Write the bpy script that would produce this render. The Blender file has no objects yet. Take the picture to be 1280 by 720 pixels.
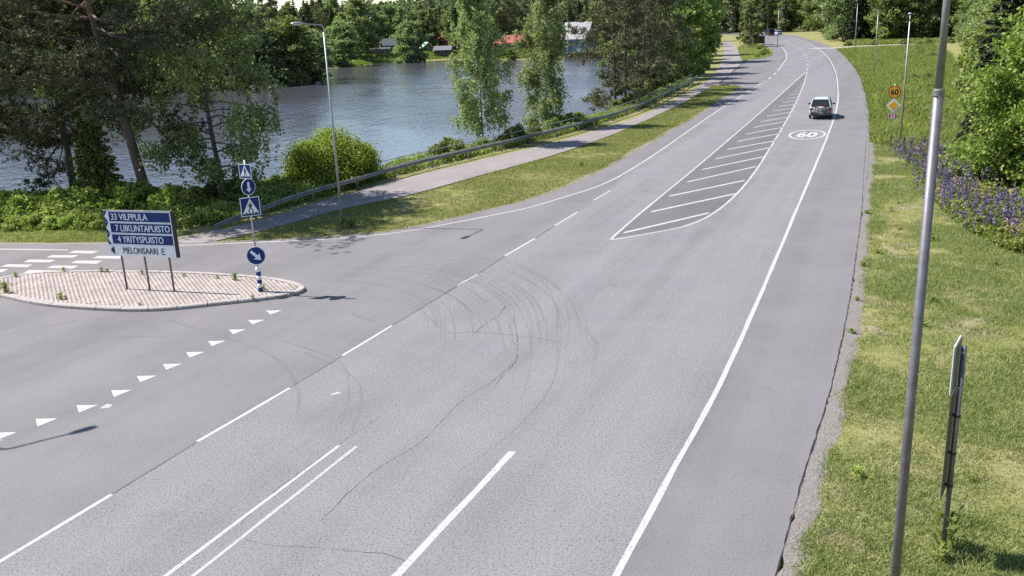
import bpy, bmesh, math, random
import numpy as np
from mathutils import Vector, Matrix

# ---------------------------------------------------------------- camera, sky, sun, exposure
scene = bpy.context.scene
col = scene.collection
CAM_H = 9.0
FPX = 1135.0                      # focal length in pixels of a 1280 px wide frame
_d = np.array([805 - 640, 4225 - 360, FPX], float); _d /= np.linalg.norm(_d)      # world down in camera axes
_F = np.array([0, 0, 1.0]) - _d * _d[2]; _F /= np.linalg.norm(_F)                # world +Y in camera axes
_R = np.cross(_d, _F)                                                            # world +X in camera axes
cam_data = bpy.data.cameras.new('camera')
cam = bpy.data.objects.new('camera', cam_data)
col.objects.link(cam)
cam_data.sensor_width = 36.0
cam_data.lens = FPX / 1280 * 36.0
cam_data.clip_start = 0.1
cam_data.clip_end = 8000
rt = Vector((_R[0], _F[0], -_d[0])); up = -Vector((_R[1], _F[1], -_d[1])); bk = -Vector((_R[2], _F[2], -_d[2]))
mw = Matrix((rt, up, bk)).transposed().to_4x4()
mw.translation = (0, 0, CAM_H)
cam.matrix_world = mw
scene.camera = cam

SUN_DIR = Vector((-6.8, 2.0, 9.25)).normalized()      # towards the sun
SUN_EL = math.asin(SUN_DIR.z)
SUN_AZ = math.atan2(SUN_DIR.x, SUN_DIR.y)
world = bpy.data.worlds.new('World')
scene.world = world
world.use_nodes = True
wn = world.node_tree.nodes
sky = wn.new('ShaderNodeTexSky')
sky.sky_type = 'NISHITA'
sky.sun_disc = False
sky.sun_elevation = SUN_EL
sky.sun_rotation = SUN_AZ
sky.altitude = 100
sky.air_density = 1.0
sky.dust_density = 0.25
sky.ozone_density = 1.6
wn['Background'].inputs[1].default_value = 0.095
world.node_tree.links.new(sky.outputs[0], wn['Background'].inputs[0])
sun_data = bpy.data.lights.new('sun', 'SUN')
sun_data.energy = 5.0
sun_data.angle = math.radians(0.53)
sun_data.color = (1.0, 0.955, 0.90)
sun = bpy.data.objects.new('sun', sun_data)
sun.rotation_euler = (-SUN_DIR).to_track_quat('-Z', 'Y').to_euler()
sun.location = (-40, 10, 60)
col.objects.link(sun)
scene.view_settings.view_transform = 'Standard'
scene.view_settings.look = 'None'
scene.view_settings.gamma = 1.0
scene.view_settings.use_curve_mapping = False
scene.view_settings.exposure = 0.92
scene.cycles.max_bounces = 7
scene.cycles.diffuse_bounces = 4
scene.cycles.sample_clamp_indirect = 4.0
scene.cycles.transparent_max_bounces = 8
scene.cycles.use_denoising = False

random.seed(7)
RNG = np.random.default_rng(7)

# ---------------------------------------------------------------- helpers
def G(u, v, z=0.0):
    """point of the level z that lies on the line of sight of photo pixel (u, v)"""
    r = np.array([u - 640, v - 360, FPX])
    t = (CAM_H - z) / (r @ _d)
    return np.array([t * (r @ _R), t * (r @ _F)])
def GL(pts, z=0.0):
    return [tuple(G(u, v, z)) for u, v in pts]

def tag(o, label=None, cat=None, group=None, kind=None):
    if label: o['label'] = label
    if cat: o['category'] = cat
    if group: o['group'] = group
    if kind: o['kind'] = kind
    return o
def empty(name, loc=(0, 0, 0), rz=0.0):
    o = bpy.data.objects.new(name, None)
    o.location = loc
    o.rotation_euler = (0, 0, rz)
    o.empty_display_size = 0.2
    col.objects.link(o)
    return o
def thing(name, label, cat, loc=(0, 0, 0), rz=0.0, group=None):
    return tag(empty(name, loc, rz), label, cat, group)
def link_mesh(name, me, mat, parent=None):
    o = bpy.data.objects.new(name, me)
    if mat is not None and not me.materials:
        for m in (mat if isinstance(mat, (list, tuple)) else [mat]): me.materials.append(m)
    col.objects.link(o)
    if parent is not None: o.parent = parent
    return o
def dup(root, loc, rz=0.0, scale=None, label=None, group=None):
    r = root.copy(); col.objects.link(r)
    r.location = loc; r.rotation_euler = (root.rotation_euler.x, root.rotation_euler.y, rz)
    if scale is not None: r.scale = scale
    if label: r['label'] = label
    if group: r['group'] = group
    for ch in list(root.children):
        c = ch.copy(); col.objects.link(c); c.parent = r
        for g in ch.children:
            d = g.copy(); col.objects.link(d); d.parent = c
    return r

def arr_mesh(name, verts, faces, smooth=False):
    """mesh from arrays; all faces have the same number of corners"""
    verts = np.asarray(verts, np.float32); faces = np.asarray(faces, np.int32)
    me = bpy.data.meshes.new(name)
    n, k = faces.shape
    me.vertices.add(len(verts)); me.vertices.foreach_set('co', verts.ravel())
    me.loops.add(n * k); me.loops.foreach_set('vertex_index', faces.ravel())
    me.polygons.add(n)
    me.polygons.foreach_set('loop_start', np.arange(0, n * k, k, dtype=np.int32))
    me.polygons.foreach_set('loop_total', np.full(n, k, np.int32))
    if smooth: me.polygons.foreach_set('use_smooth', np.ones(n, bool))
    me.update(calc_edges=True)
    return me

class MB:
    """collects shapes into one mesh"""
    def __init__(s): s.v = []; s.f = []
    def add(s, vs, fs):
        b = len(s.v); s.v += [tuple(map(float, p)) for p in vs]; s.f += [tuple(b + i for i in f) for f in fs]; return s
    def box(s, c, d, rz=0.0, rx=0.0):
        x, y, z = d[0] / 2, d[1] / 2, d[2] / 2
        M = Matrix.Rotation(rz, 3, 'Z') @ Matrix.Rotation(rx, 3, 'X')
        vs = [Vector(c) + M @ Vector((a * x, b * y, e * z)) for e in (-1, 1) for a, b in ((-1, -1), (1, -1), (1, 1), (-1, 1))]
        return s.add(vs, [(3, 2, 1, 0), (4, 5, 6, 7), (0, 1, 5, 4), (1, 2, 6, 5), (2, 3, 7, 6), (3, 0, 4, 7)])
    def tube(s, pts, rad, n=8, cap=True):
        pts = [Vector(p) for p in pts]
        if not hasattr(rad, '__len__'): rad = [rad] * len(pts)
        vs, fs = [], []
        t0 = (pts[1] - pts[0]).normalized()
        ref = Vector((0, 0, 1)) if abs(t0.z) < 0.9 else Vector((1, 0, 0))
        a = t0.cross(ref).normalized()
        for i, p in enumerate(pts):
            t = (pts[min(i + 1, len(pts) - 1)] - pts[max(i - 1, 0)])
            if t.length < 1e-9: t = t0.copy()
            t.normalize()
            a = (a - t * a.dot(t)).normalized(); b = t.cross(a)
            for k in range(n):
                w = 2 * math.pi * k / n
                vs.append(p + (a * math.cos(w) + b * math.sin(w)) * rad[i])
        for i in range(len(pts) - 1):
            for k in range(n):
                q = (k + 1) % n
                fs.append((i * n + k, i * n + q, (i + 1) * n + q, (i + 1) * n + k))
        if cap:
            fs.append(tuple(reversed(range(n)))); fs.append(tuple(range((len(pts) - 1) * n, len(pts) * n)))
        return s.add(vs, fs)
    def ring(s, c, R, r, axis='x', n=24, m=6, sx=1.0):
        vs, fs = [], []
        for i in range(n):
            w = 2 * math.pi * i / n
            for k in range(m):
                q = 2 * math.pi * k / m
                rr = R + r * math.cos(q); h = r * math.sin(q) * sx
                p = (h, rr * math.cos(w), rr * math.sin(w)) if axis == 'x' else (rr * math.cos(w), h, rr * math.sin(w))
                vs.append(Vector(c) + Vector(p))
        for i in range(n):
            for k in range(m):
                a, b = i * m + k, i * m + (k + 1) % m
                c2, d2 = ((i + 1) % n) * m + (k + 1) % m, ((i + 1) % n) * m + k
                fs.append((a, b, c2, d2))
        return s.add(vs, fs)
    def prism(s, poly, z0, z1, M=None):
        n = len(poly)
        vs = [(x, y, z0) for x, y in poly] + [(x, y, z1) for x, y in poly]
        if M is not None: vs = [M @ Vector(v) for v in vs]
        fs = [tuple(reversed(range(n))), tuple(range(n, 2 * n))] + [(i, (i + 1) % n, n + (i + 1) % n, n + i) for i in range(n)]
        return s.add(vs, fs)
    def mesh(s, name='m', smooth=False):
        me = bpy.data.meshes.new(name); me.from_pydata(s.v, [], s.f); me.update()
        if smooth: me.polygons.foreach_set('use_smooth', [True] * len(me.polygons))
        return me
    def build(s, name, mat, parent=None, smooth=False):
        return link_mesh(name, s.mesh(name, smooth), mat, parent)

def smooth_line(pts, step=1.0, closed=False):
    """Catmull-Rom through the points, resampled at about step metres"""
    P = [np.array(p, float) for p in pts]; n = len(P); out = []
    rng = range(n if closed else n - 1)
    for i in rng:
        if closed: p0, p1, p2, p3 = P[(i - 1) % n], P[i], P[(i + 1) % n], P[(i + 2) % n]
        else: p0, p1, p2, p3 = P[max(i - 1, 0)], P[i], P[i + 1], P[min(i + 2, n - 1)]
        m = max(2, int(np.linalg.norm(p2 - p1) / step * 3))
        for t in np.arange(m) / m:
            out.append(0.5 * ((2 * p1) + (-p0 + p2) * t + (2 * p0 - 5 * p1 + 4 * p2 - p3) * t * t + (-p0 + 3 * p1 - 3 * p2 + p3) * t ** 3))
    out.append(P[0] if closed else P[-1])
    out = np.array(out)
    L = np.concatenate([[0], np.cumsum(np.linalg.norm(np.diff(out, axis=0), axis=1))])
    k = max(2, int(round(L[-1] / step)) + 1)
    s = np.linspace(0, L[-1], k)
    return np.stack([np.interp(s, L, out[:, j]) for j in range(out.shape[1])], 1)
def normals2(P):
    T = np.gradient(np.asarray(P)[:, :2], axis=0); T /= np.linalg.norm(T, axis=1, keepdims=True) + 1e-9
    return np.stack([-T[:, 1], T[:, 0]], 1)      # left of the direction of travel
def ribbon(name, P, w, z, mat, parent=None, off=0.0, jit=0.0, ws=None):
    P = np.asarray(P)[:, :2]; N = normals2(P)
    w = np.full(len(P), w) if ws is None else np.asarray(ws)
    j1 = RNG.normal(0, jit, len(P)) if jit else 0; j2 = RNG.normal(0, jit, len(P)) if jit else 0
    a = P + N * (off + w / 2 + j1)[:, None]; b = P + N * (off - w / 2 + j2)[:, None]
    n = len(P)
    zz = np.full((n, 1), z) if not hasattr(z, '__len__') else np.asarray(z)[:, None]
    v = np.concatenate([np.hstack([a, zz]), np.hstack([b, zz])])
    i = np.arange(n - 1)
    f = np.stack([i + n, i + n + 1, i + 1, i], 1)
    return link_mesh(name, arr_mesh(name, v, f), mat, parent)
def flat_poly(name, poly, z, mat, parent=None, skirt=0.0):
    bm = bmesh.new()
    vs = [bm.verts.new((p[0], p[1], z)) for p in poly]
    es = [bm.edges.new((vs[i], vs[(i + 1) % len(vs)])) for i in range(len(vs))]
    bmesh.ops.triangle_fill(bm, edges=es, use_beauty=True)
    for f in bm.faces:
        f.normal_update()
        if f.normal.z < 0: f.normal_flip()
    if skirt:
        lo = [bm.verts.new((p[0], p[1], z - skirt)) for p in poly]
        for i in range(len(vs)):
            j = (i + 1) % len(vs)
            bm.faces.new((vs[i], vs[j], lo[j], lo[i]))
    me = bpy.data.meshes.new(name); bm.to_mesh(me); bm.free()
    return link_mesh(name, me, mat, parent)
def in_poly(P, poly):
    P = np.asarray(P); poly = np.asarray(poly); x, y = P[:, 0], P[:, 1]
    ins = np.zeros(len(P), bool); j = len(poly) - 1
    for i in range(len(poly)):
        xi, yi, xj, yj = *poly[i], *poly[j]
        c = ((yi > y) != (yj > y)) & (x < (xj - xi) * (y - yi) / (yj - yi + 1e-12) + xi)
        ins ^= c; j = i
    return ins
def dist_poly(P, poly, closed=True):
    P = np.asarray(P, float); poly = np.asarray(poly, float); best = np.full(len(P), 1e9)
    n = len(poly)
    for i in range(n if closed else n - 1):
        a, b = poly[i], poly[(i + 1) % n]
        ab = b - a; t = np.clip(((P - a) @ ab) / (ab @ ab + 1e-12), 0, 1)
        best = np.minimum(best, np.linalg.norm(P - a - t[:, None] * ab, axis=1))
    return best
def sample_poly(poly, n, rng):
    poly = np.asarray(poly); lo, hi = poly.min(0), poly.max(0); out = []
    got = 0
    while got < n:
        p = lo + rng.random((n * 2, 2)) * (hi - lo); p = p[in_poly(p, poly)]; out.append(p); got += len(p)
    return np.concatenate(out)[:n]
def smoothstep(a, b, x):
    t = np.clip((x - a) / (b - a), 0, 1); return t * t * (3 - 2 * t)

_txt = {}
def text_mesh(body, size=1.0, bold=0.0, align='LEFT', sx=1.0):
    """flat lettering as a mesh in the XY plane"""
    cu = bpy.data.curves.new('lettering', 'FONT')
    cu.body = body; cu.size = size; cu.align_x = align; cu.offset = bold; cu.resolution_u = 3
    ob = bpy.data.objects.new('lettering', cu)
    me = bpy.data.meshes.new_from_object(ob)
    bpy.data.objects.remove(ob); bpy.data.curves.remove(cu)
    me.materials.clear()
    for v in me.vertices: v.co.x *= sx
    return me
def place_mesh(name, me, mat, parent, M):
    me.transform(M); me.update()
    return link_mesh(name, me, mat, parent)

# ---------------------------------------------------------------- materials
def new_mat(name):
    m = bpy.data.materials.new(name); m.use_nodes = True
    nt = m.node_tree; b = nt.nodes['Principled BSDF']
    return m, nt, b
def plain(name, c, rough=0.6, metal=0.0, var=0.06, scale=6.0, spec=0.5, bump=0.0):
    m, nt, b = new_mat(name)
    tc = nt.nodes.new('ShaderNodeTexCoord'); no = nt.nodes.new('ShaderNodeTexNoise')
    no.inputs['Scale'].default_value = scale; no.inputs['Detail'].default_value = 5
    nt.links.new(tc.outputs['Object'], no.inputs['Vector'])
    r = nt.nodes.new('ShaderNodeValToRGB')
    r.color_ramp.elements[0].position = 0.3; r.color_ramp.elements[1].position = 0.7
    r.color_ramp.elements[0].color = (*[x * (1 - var * 2) for x in c], 1)
    r.color_ramp.elements[1].color = (*[min(1, x * (1 + var)) for x in c], 1)
    nt.links.new(no.outputs['Fac'], r.inputs[0]); nt.links.new(r.outputs[0], b.inputs['Base Color'])
    b.inputs['Roughness'].default_value = rough; b.inputs['Metallic'].default_value = metal
    b.inputs['Specular IOR Level'].default_value = spec
    if bump:
        bp = nt.nodes.new('ShaderNodeBump'); bp.inputs['Strength'].default_value = bump; bp.inputs['Distance'].default_value = 0.02
        nt.links.new(no.outputs['Fac'], bp.inputs['Height']); nt.links.new(bp.outputs[0], b.inputs['Normal'])
    return m
def mixc(nt, fac, a, b, mode='MIX'):
    n = nt.nodes.new('ShaderNodeMix'); n.data_type = 'RGBA'; n.blend_type = mode
    for i, v in ((0, fac), (6, a), (7, b)):
        if hasattr(v, 'node'): nt.links.new(v, n.inputs[i])
        elif i == 0: n.inputs[0].default_value = v
        else: n.inputs[i].default_value = (*v, 1)
    return n.outputs[2]
def noise(nt, vec, scale, detail=3, rough=0.5):
    n = nt.nodes.new('ShaderNodeTexNoise')
    n.inputs['Scale'].default_value = scale; n.inputs['Detail'].default_value = detail; n.inputs['Roughness'].default_value = rough
    nt.links.new(vec, n.inputs['Vector']); return n.outputs['Fac']
def ramp(nt, x, p0, p1, c0=0.0, c1=1.0):
    n = nt.nodes.new('ShaderNodeMapRange'); n.inputs['From Min'].default_value = p0; n.inputs['From Max'].default_value = p1
    n.inputs['To Min'].default_value = c0; n.inputs['To Max'].default_value = c1
    nt.links.new(x, n.inputs['Value']); return n.outputs[0]
def mapping(nt, rz=0.0, scale=(1, 1, 1)):
    g = nt.nodes.new('ShaderNodeNewGeometry'); m = nt.nodes.new('ShaderNodeMapping')
    m.vector_type = 'TEXTURE'
    m.inputs['Rotation'].default_value = (0, 0, rz); m.inputs['Scale'].default_value = scale
    nt.links.new(g.outputs['Position'], m.inputs['Vector']); return m.outputs[0]
ROAD_ANG = math.radians(23.3)       # the road runs this far to the east of +Y

def asphalt(name, base, tint, streak=0.42, speck=0.75, seed=0.0):
    m, nt, b = new_mat(name)
    p = mapping(nt)
    along = mapping(nt, -ROAD_ANG, (0.55, 26, 1))
    fine = noise(nt, p, 20, 3, 0.75); grit = noise(nt, p, 42, 2, 0.6); big = noise(nt, p, 0.35, 4, 0.6); st = noise(nt, along, 1.0, 4, 0.6)
    blot = noise(nt, p, 0.9, 5, 0.7); lane = noise(nt, mapping(nt, -ROAD_ANG, (2.2, 160, 1)), 1.0, 2, 0.4)
    c = mixc(nt, ramp(nt, big, 0.3, 0.7), [x * 0.86 for x in base], [x * 1.10 for x in tint])
    c = mixc(nt, ramp(nt, lane, 0.42, 0.62, 0, 0.45), c, [x * 1.28 for x in tint])
    c = mixc(nt, ramp(nt, blot, 0.60, 0.78, 0, 0.40), c, [x * 0.66 for x in base])
    c = mixc(nt, ramp(nt, st, 0.35, 0.72, 0, streak), c, [x * 1.38 for x in base])
    c = mixc(nt, ramp(nt, fine, 0.50, 0.34, 0, speck), c, [x * 0.40 for x in base])
    c = mixc(nt, ramp(nt, grit, 0.54, 0.68, 0, speck), c, [x * 2.0 for x in base])
    nt.links.new(c, b.inputs['Base Color'])
    b.inputs['Roughness'].default_value = 0.82; b.inputs['Specular IOR Level'].default_value = 0.35
    bp = nt.nodes.new('ShaderNodeBump'); bp.inputs['Strength'].default_value = 0.35; bp.inputs['Distance'].default_value = 0.006
    nt.links.new(grit, bp.inputs['Height']); nt.links.new(bp.outputs[0], b.inputs['Normal'])
    return m
def paint_mat(name, wear=0.35, c=(0.80, 0.79, 0.78)):
    m, nt, b = new_mat(name)
    p = mapping(nt)
    n1 = noise(nt, p, 14, 5, 0.7); n2 = noise(nt, p, 1.3, 3)
    w = nt.nodes.new('ShaderNodeMath'); w.operation = 'MULTIPLY'
    nt.links.new(ramp(nt, n1, 0.50, 0.62), w.inputs[0]); nt.links.new(ramp(nt, n2, 0.30, 0.70, 0.12, 1.0), w.inputs[1])
    w2 = nt.nodes.new('ShaderNodeMath'); w2.operation = 'MULTIPLY'; w2.inputs[1].default_value = wear
    nt.links.new(w.outputs[0], w2.inputs[0])
    cc = mixc(nt, w2.outputs[0], c, (0.17, 0.165, 0.17))
    nt.links.new(cc, b.inputs['Base Color']); b.inputs['Roughness'].default_value = 0.6
    return m
def leaf_mat(name, c1, c2, trans=0.35, vary=0.25, dry=None, dscale=0.5, d0=0.5, d1=0.66, dry2=None):
    m = bpy.data.materials.new(name); m.use_nodes = True; nt = m.node_tree
    nt.nodes.remove(nt.nodes['Principled BSDF'])
    out = nt.nodes['Material Output']
    g = nt.nodes.new('ShaderNodeNewGeometry'); oi = nt.nodes.new('ShaderNodeObjectInfo')
    c = mixc(nt, g.outputs['Random Per Island'], c1, c2)
    if dry is not None:
        pp = mapping(nt)
        c = mixc(nt, ramp(nt, noise(nt, pp, dscale, 3, 0.6), d0, d1, 0, 0.85), c, dry)
        c = mixc(nt, ramp(nt, noise(nt, pp, 1.5, 4, 0.7), 0.50, 0.68, 0, 0.75), c, dry2)
    hs = nt.nodes.new('ShaderNodeHueSaturation')
    hs.inputs['Hue'].default_value = 0.5
    nt.links.new(ramp(nt, oi.outputs['Random'], 0, 1, 1 - vary, 1 + vary), hs.inputs['Value'])
    nt.links.new(ramp(nt, oi.outputs['Random'], 0, 1, 0.485, 0.515), hs.inputs['Hue'])
    nt.links.new(c, hs.inputs['Color'])
    d = nt.nodes.new('ShaderNodeBsdfDiffuse'); t = nt.nodes.new('ShaderNodeBsdfTranslucent'); gl = nt.nodes.new('ShaderNodeBsdfGlossy')
    gl.inputs['Roughness'].default_value = 0.6; gl.inputs['Color'].default_value = (1, 1, 1, 1)
    m1 = nt.nodes.new('ShaderNodeMixShader'); m1.inputs[0].default_value = trans
    m2 = nt.nodes.new('ShaderNodeMixShader'); m2.inputs[0].default_value = 0.018
    tc = mixc(nt, 1.0, hs.outputs[0], (1.10, 1.30, 0.70), 'MULTIPLY')
    nt.links.new(hs.outputs[0], d.inputs[0]); nt.links.new(tc, t.inputs[0])
    nt.links.new(d.outputs[0], m1.inputs[1]); nt.links.new(t.outputs[0], m1.inputs[2])
    nt.links.new(m1.outputs[0], m2.inputs[1]); nt.links.new(gl.outputs[0], m2.inputs[2])
    nt.links.new(m2.outputs[0], out.inputs['Surface'])
    return m

M = {}
M['asphalt'] = asphalt('smooth_asphalt', (0.133, 0.125, 0.129), (0.142, 0.134, 0.138), 0.25, 0.45)
M['asphalt_lane'] = asphalt('grainy_asphalt', (0.149, 0.142, 0.149), (0.159, 0.152, 0.158), 0.42, 0.9)
M['asphalt_path'] = asphalt('path_asphalt', (0.200, 0.176, 0.172), (0.215, 0.19, 0.186), 0.15)
M['asphalt_dark'] = asphalt('patch_asphalt', (0.100, 0.095, 0.099), (0.110, 0.104, 0.108), 0.1)
M['paint'] = paint_mat('road_paint', 0.95, (0.42, 0.395, 0.38))
M['paint_worn'] = paint_mat('worn_road_paint', 1.0, (0.36, 0.34, 0.32))
def tar_mat():
    m = bpy.data.materials.new('tyre_rubber_on_asphalt'); m.use_nodes = True; nt = m.node_tree
    b = nt.nodes['Principled BSDF']; b.inputs['Base Color'].default_value = (0.05, 0.05, 0.055, 1); b.inputs['Roughness'].default_value = 0.8
    tr = nt.nodes.new('ShaderNodeBsdfTransparent'); mx = nt.nodes.new('ShaderNodeMixShader')
    p = mapping(nt); n = noise(nt, p, 0.7, 3, 0.6)
    nt.links.new(ramp(nt, n, 0.32, 0.72, 0.01, 0.125), mx.inputs[0])
    nt.links.new(tr.outputs[0], mx.inputs[1]); nt.links.new(b.outputs[0], mx.inputs[2])
    nt.links.new(mx.outputs[0], nt.nodes['Material Output'].inputs['Surface'])
    return m
M['tyre_mark'] = tar_mat()
M['crack'] = plain('open_crack', (0.018, 0.017, 0.017), 0.9)
M['seam'] = plain('bitumen_seam', (0.062, 0.060, 0.062), 0.8)
def ground_mat():
    m, nt, b = new_mat('grassy_ground')
    p = mapping(nt)
    big = noise(nt, p, 0.28, 5, 0.65); mid = noise(nt, p, 1.6, 4, 0.7); fine = noise(nt, p, 22, 4, 0.75); sp = noise(nt, p, 0.5, 3, 0.6)
    c = mixc(nt, ramp(nt, mid, 0.3, 0.7), (0.150, 0.165, 0.052), (0.250, 0.245, 0.090))
    c = mixc(nt, ramp(nt, big, 0.48, 0.68), c, (0.32, 0.27, 0.135))
    c = mixc(nt, ramp(nt, sp, 0.56, 0.66, 0, 0.85), c, (0.29, 0.235, 0.175))
    c = mixc(nt, ramp(nt, fine, 0.48, 0.3, 0, 0.55), c, (0.045, 0.05, 0.02))
    nt.links.new(c, b.inputs['Base Color']); b.inputs['Roughness'].default_value = 0.95; b.inputs['Specular IOR Level'].default_value = 0.1
    bp = nt.nodes.new('ShaderNodeBump'); bp.inputs['Strength'].default_value = 0.8; bp.inputs['Distance'].default_value = 0.05
    nt.links.new(fine, bp.inputs['Height']); nt.links.new(bp.outputs[0], b.inputs['Normal'])
    return m
M['ground'] = ground_mat()
def gravel_mat(name, c):
    m, nt, b = new_mat(name); p = mapping(nt)
    v = nt.nodes.new('ShaderNodeTexVoronoi'); v.inputs['Scale'].default_value = 28; nt.links.new(p, v.inputs['Vector'])
    n = noise(nt, p, 2.5, 4, 0.7)
    cc = mixc(nt, v.outputs['Color'], [x * 0.7 for x in c], [x * 1.25 for x in c])
    cc = mixc(nt, ramp(nt, n, 0.5, 0.75, 0, 0.6), cc, (0.19, 0.16, 0.10))
    nt.links.new(cc, b.inputs['Base Color']); b.inputs['Roughness'].default_value = 0.95
    bp = nt.nodes.new('ShaderNodeBump'); bp.inputs['Strength'].default_value = 0.7; bp.inputs['Distance'].default_value = 0.02
    nt.links.new(v.outputs['Distance'], bp.inputs['Height']); nt.links.new(bp.outputs[0], b.inputs['Normal'])
    return m
M['gravel'] = gravel_mat('shoulder_gravel', (0.19, 0.172, 0.162))
M['soil'] = gravel_mat('road_edge_soil', (0.24, 0.20, 0.155))
M['gravel_pale'] = gravel_mat('pale_gravel', (0.42, 0.38, 0.33))
def water_mat():
    m, nt, b = new_mat('lake_water')
    p = mapping(nt, 0.5, (1.0, 2.2, 1.0)); p2 = mapping(nt, -0.25, (1.0, 2.0, 1.0))
    a = noise(nt, p, 1.5, 4, 0.6); c = noise(nt, p2, 0.42, 3, 0.5); patch = noise(nt, p, 0.035, 3, 0.55)
    ad = nt.nodes.new('ShaderNodeMath'); ad.operation = 'ADD'; nt.links.new(a, ad.inputs[0]); nt.links.new(c, ad.inputs[1])
    mu = nt.nodes.new('ShaderNodeMath'); mu.operation = 'MULTIPLY'; nt.links.new(ad.outputs[0], mu.inputs[0])
    nt.links.new(ramp(nt, patch, 0.38, 0.62, 0.28, 1.0), mu.inputs[1])
    bp = nt.nodes.new('ShaderNodeBump'); bp.inputs['Strength'].default_value = 0.75; bp.inputs['Distance'].default_value = 0.26
    nt.links.new(mu.outputs[0], bp.inputs['Height']); nt.links.new(bp.outputs[0], b.inputs['Normal'])
    b.inputs['Base Color'].default_value = (0.068, 0.068, 0.082, 1); b.inputs['Roughness'].default_value = 0.10
    b.inputs['IOR'].default_value = 1.333; b.inputs['Specular IOR Level'].default_value = 0.6
    return m
M['water'] = water_mat()
M['galv'] = plain('galvanised_steel', (0.38, 0.385, 0.40), 0.5, 0.5, 0.08, 3)
M['galv_dull'] = plain('weathered_and_shaded_galvanised_steel', (0.15, 0.142, 0.16), 0.5, 0.4, 0.12, 9)
M['rail'] = plain('guard_rail_steel', (0.26, 0.275, 0.27), 0.55, 0.35, 0.12, 2)
M['steel_dark'] = plain('weathered_and_shaded_dark_steel', (0.16, 0.17, 0.16), 0.6, 0.3, 0.15, 5)
M['white'] = plain('white_sheet', (0.80, 0.80, 0.80), 0.4, 0, 0.03)
M['signwhite'] = plain('sign_white', (0.78, 0.80, 0.82), 0.4, 0, 0.03)
M['signblue'] = plain('sign_blue', (0.006, 0.030, 0.150), 0.5, 0, 0.05, 6, 0.3)
M['signyellow'] = plain('sign_yellow', (0.86, 0.43, 0.015), 0.45, 0, 0.04)
M['signred'] = plain('sign_red', (0.42, 0.022, 0.030), 0.45, 0, 0.05)
M['black'] = plain('black_film', (0.015, 0.015, 0.016), 0.5)
M['kerb'] = plain('granite_kerb', (0.36, 0.32, 0.30), 0.85, 0, 0.14, 14, 0.3, 0.3)
M['paver'] = plain('paving_brick', (0.43, 0.35, 0.315), 0.9, 0, 0.14, 1.2, 0.2)
M['mortar'] = plain('sand_joint', (0.35, 0.30, 0.27), 0.95, 0, 0.1, 8, 0.1)
M['concrete'] = plain('concrete_cover', (0.22, 0.21, 0.21), 0.9, 0, 0.12, 9, 0.2)
M['bark'] = plain('dark_bark', (0.085, 0.065, 0.050), 0.95, 0, 0.3, 7, 0.1, 0.6)
M['bark_grey'] = plain('grey_bark', (0.115, 0.105, 0.095), 0.95, 0, 0.3, 7, 0.1, 0.6)
def pine_bark():
    m, nt, b = new_mat('pine_bark')
    tc = nt.nodes.new('ShaderNodeTexCoord'); sx = nt.nodes.new('ShaderNodeSeparateXYZ'); nt.links.new(tc.outputs['Object'], sx.inputs[0])
    n = noise(nt, tc.outputs['Object'], 9, 5, 0.7)
    lo = mixc(nt, n, (0.06, 0.048, 0.040), (0.13, 0.10, 0.085)); hi = mixc(nt, n, (0.20, 0.10, 0.055), (0.33, 0.18, 0.10))
    nt.links.new(mixc(nt, ramp(nt, sx.outputs[2], 9.0, 13.0), lo, hi), b.inputs['Base Color']); b.inputs['Roughness'].default_value = 0.95
    return m
M['pine_bark'] = pine_bark()
def birch_bark():
    m, nt, b = new_mat('birch_bark')
    tc = nt.nodes.new('ShaderNodeTexCoord'); mp = nt.nodes.new('ShaderNodeMapping'); mp.inputs['Scale'].default_value = (3, 3, 9)
    nt.links.new(tc.outputs['Object'], mp.inputs['Vector'])
    n = noise(nt, mp.outputs[0], 1.2, 4, 0.7)
    nt.links.new(mixc(nt, ramp(nt, n, 0.5, 0.6), (0.52, 0.50, 0.47), (0.05, 0.045, 0.045)), b.inputs['Base Color']); b.inputs['Roughness'].default_value = 0.8
    return m
M['birch_bark'] = birch_bark()
M['l_birch'] = leaf_mat('birch_leaf', (0.165, 0.198, 0.084), (0.310, 0.335, 0.158), 0.42)
M['l_alder'] = leaf_mat('grey_green_leaf', (0.135, 0.175, 0.075), (0.265, 0.300, 0.140), 0.40)
M['l_broad'] = leaf_mat('broad_leaf', (0.135, 0.178, 0.050), (0.270, 0.300, 0.100), 0.42, 0.3)
M['l_maple'] = leaf_mat('fresh_leaf', (0.115, 0.158, 0.030), (0.250, 0.295, 0.068), 0.40)
M['l_wood'] = leaf_mat('roadside_wood_leaf', (0.080, 0.115, 0.032), (0.195, 0.232, 0.072), 0.38)
M['l_willow'] = leaf_mat('willow_leaf', (0.205, 0.275, 0.030), (0.340, 0.410, 0.065), 0.45)
M['l_pine'] = leaf_mat('pine_needle', (0.085, 0.092, 0.045), (0.170, 0.168, 0.085), 0.18)
M['l_pine_dark'] = leaf_mat('backlit_pine_needle', (0.042, 0.048, 0.026), (0.105, 0.105, 0.052), 0.14)  # darker needle colour carries the backlit shade of the shore pines
M['l_shrub'] = leaf_mat('fresh_shrub_leaf', (0.205, 0.255, 0.048), (0.350, 0.390, 0.090), 0.45)
M['l_spruce'] = leaf_mat('spruce_needle', (0.035, 0.050, 0.026), (0.075, 0.095, 0.045), 0.14)
M['l_spruce_light'] = leaf_mat('young_spruce_needle', (0.110, 0.150, 0.035), (0.240, 0.280, 0.075), 0.28)
M['l_herb'] = leaf_mat('meadow_herb', (0.150, 0.195, 0.045), (0.290, 0.330, 0.095), 0.42, 0.25, (0.29, 0.33, 0.08), 0.25, 0.45, 0.60, (0.110, 0.155, 0.040))
M['l_far'] = leaf_mat('distant_conifer', (0.095, 0.115, 0.065), (0.180, 0.200, 0.110), 0.25)
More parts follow.
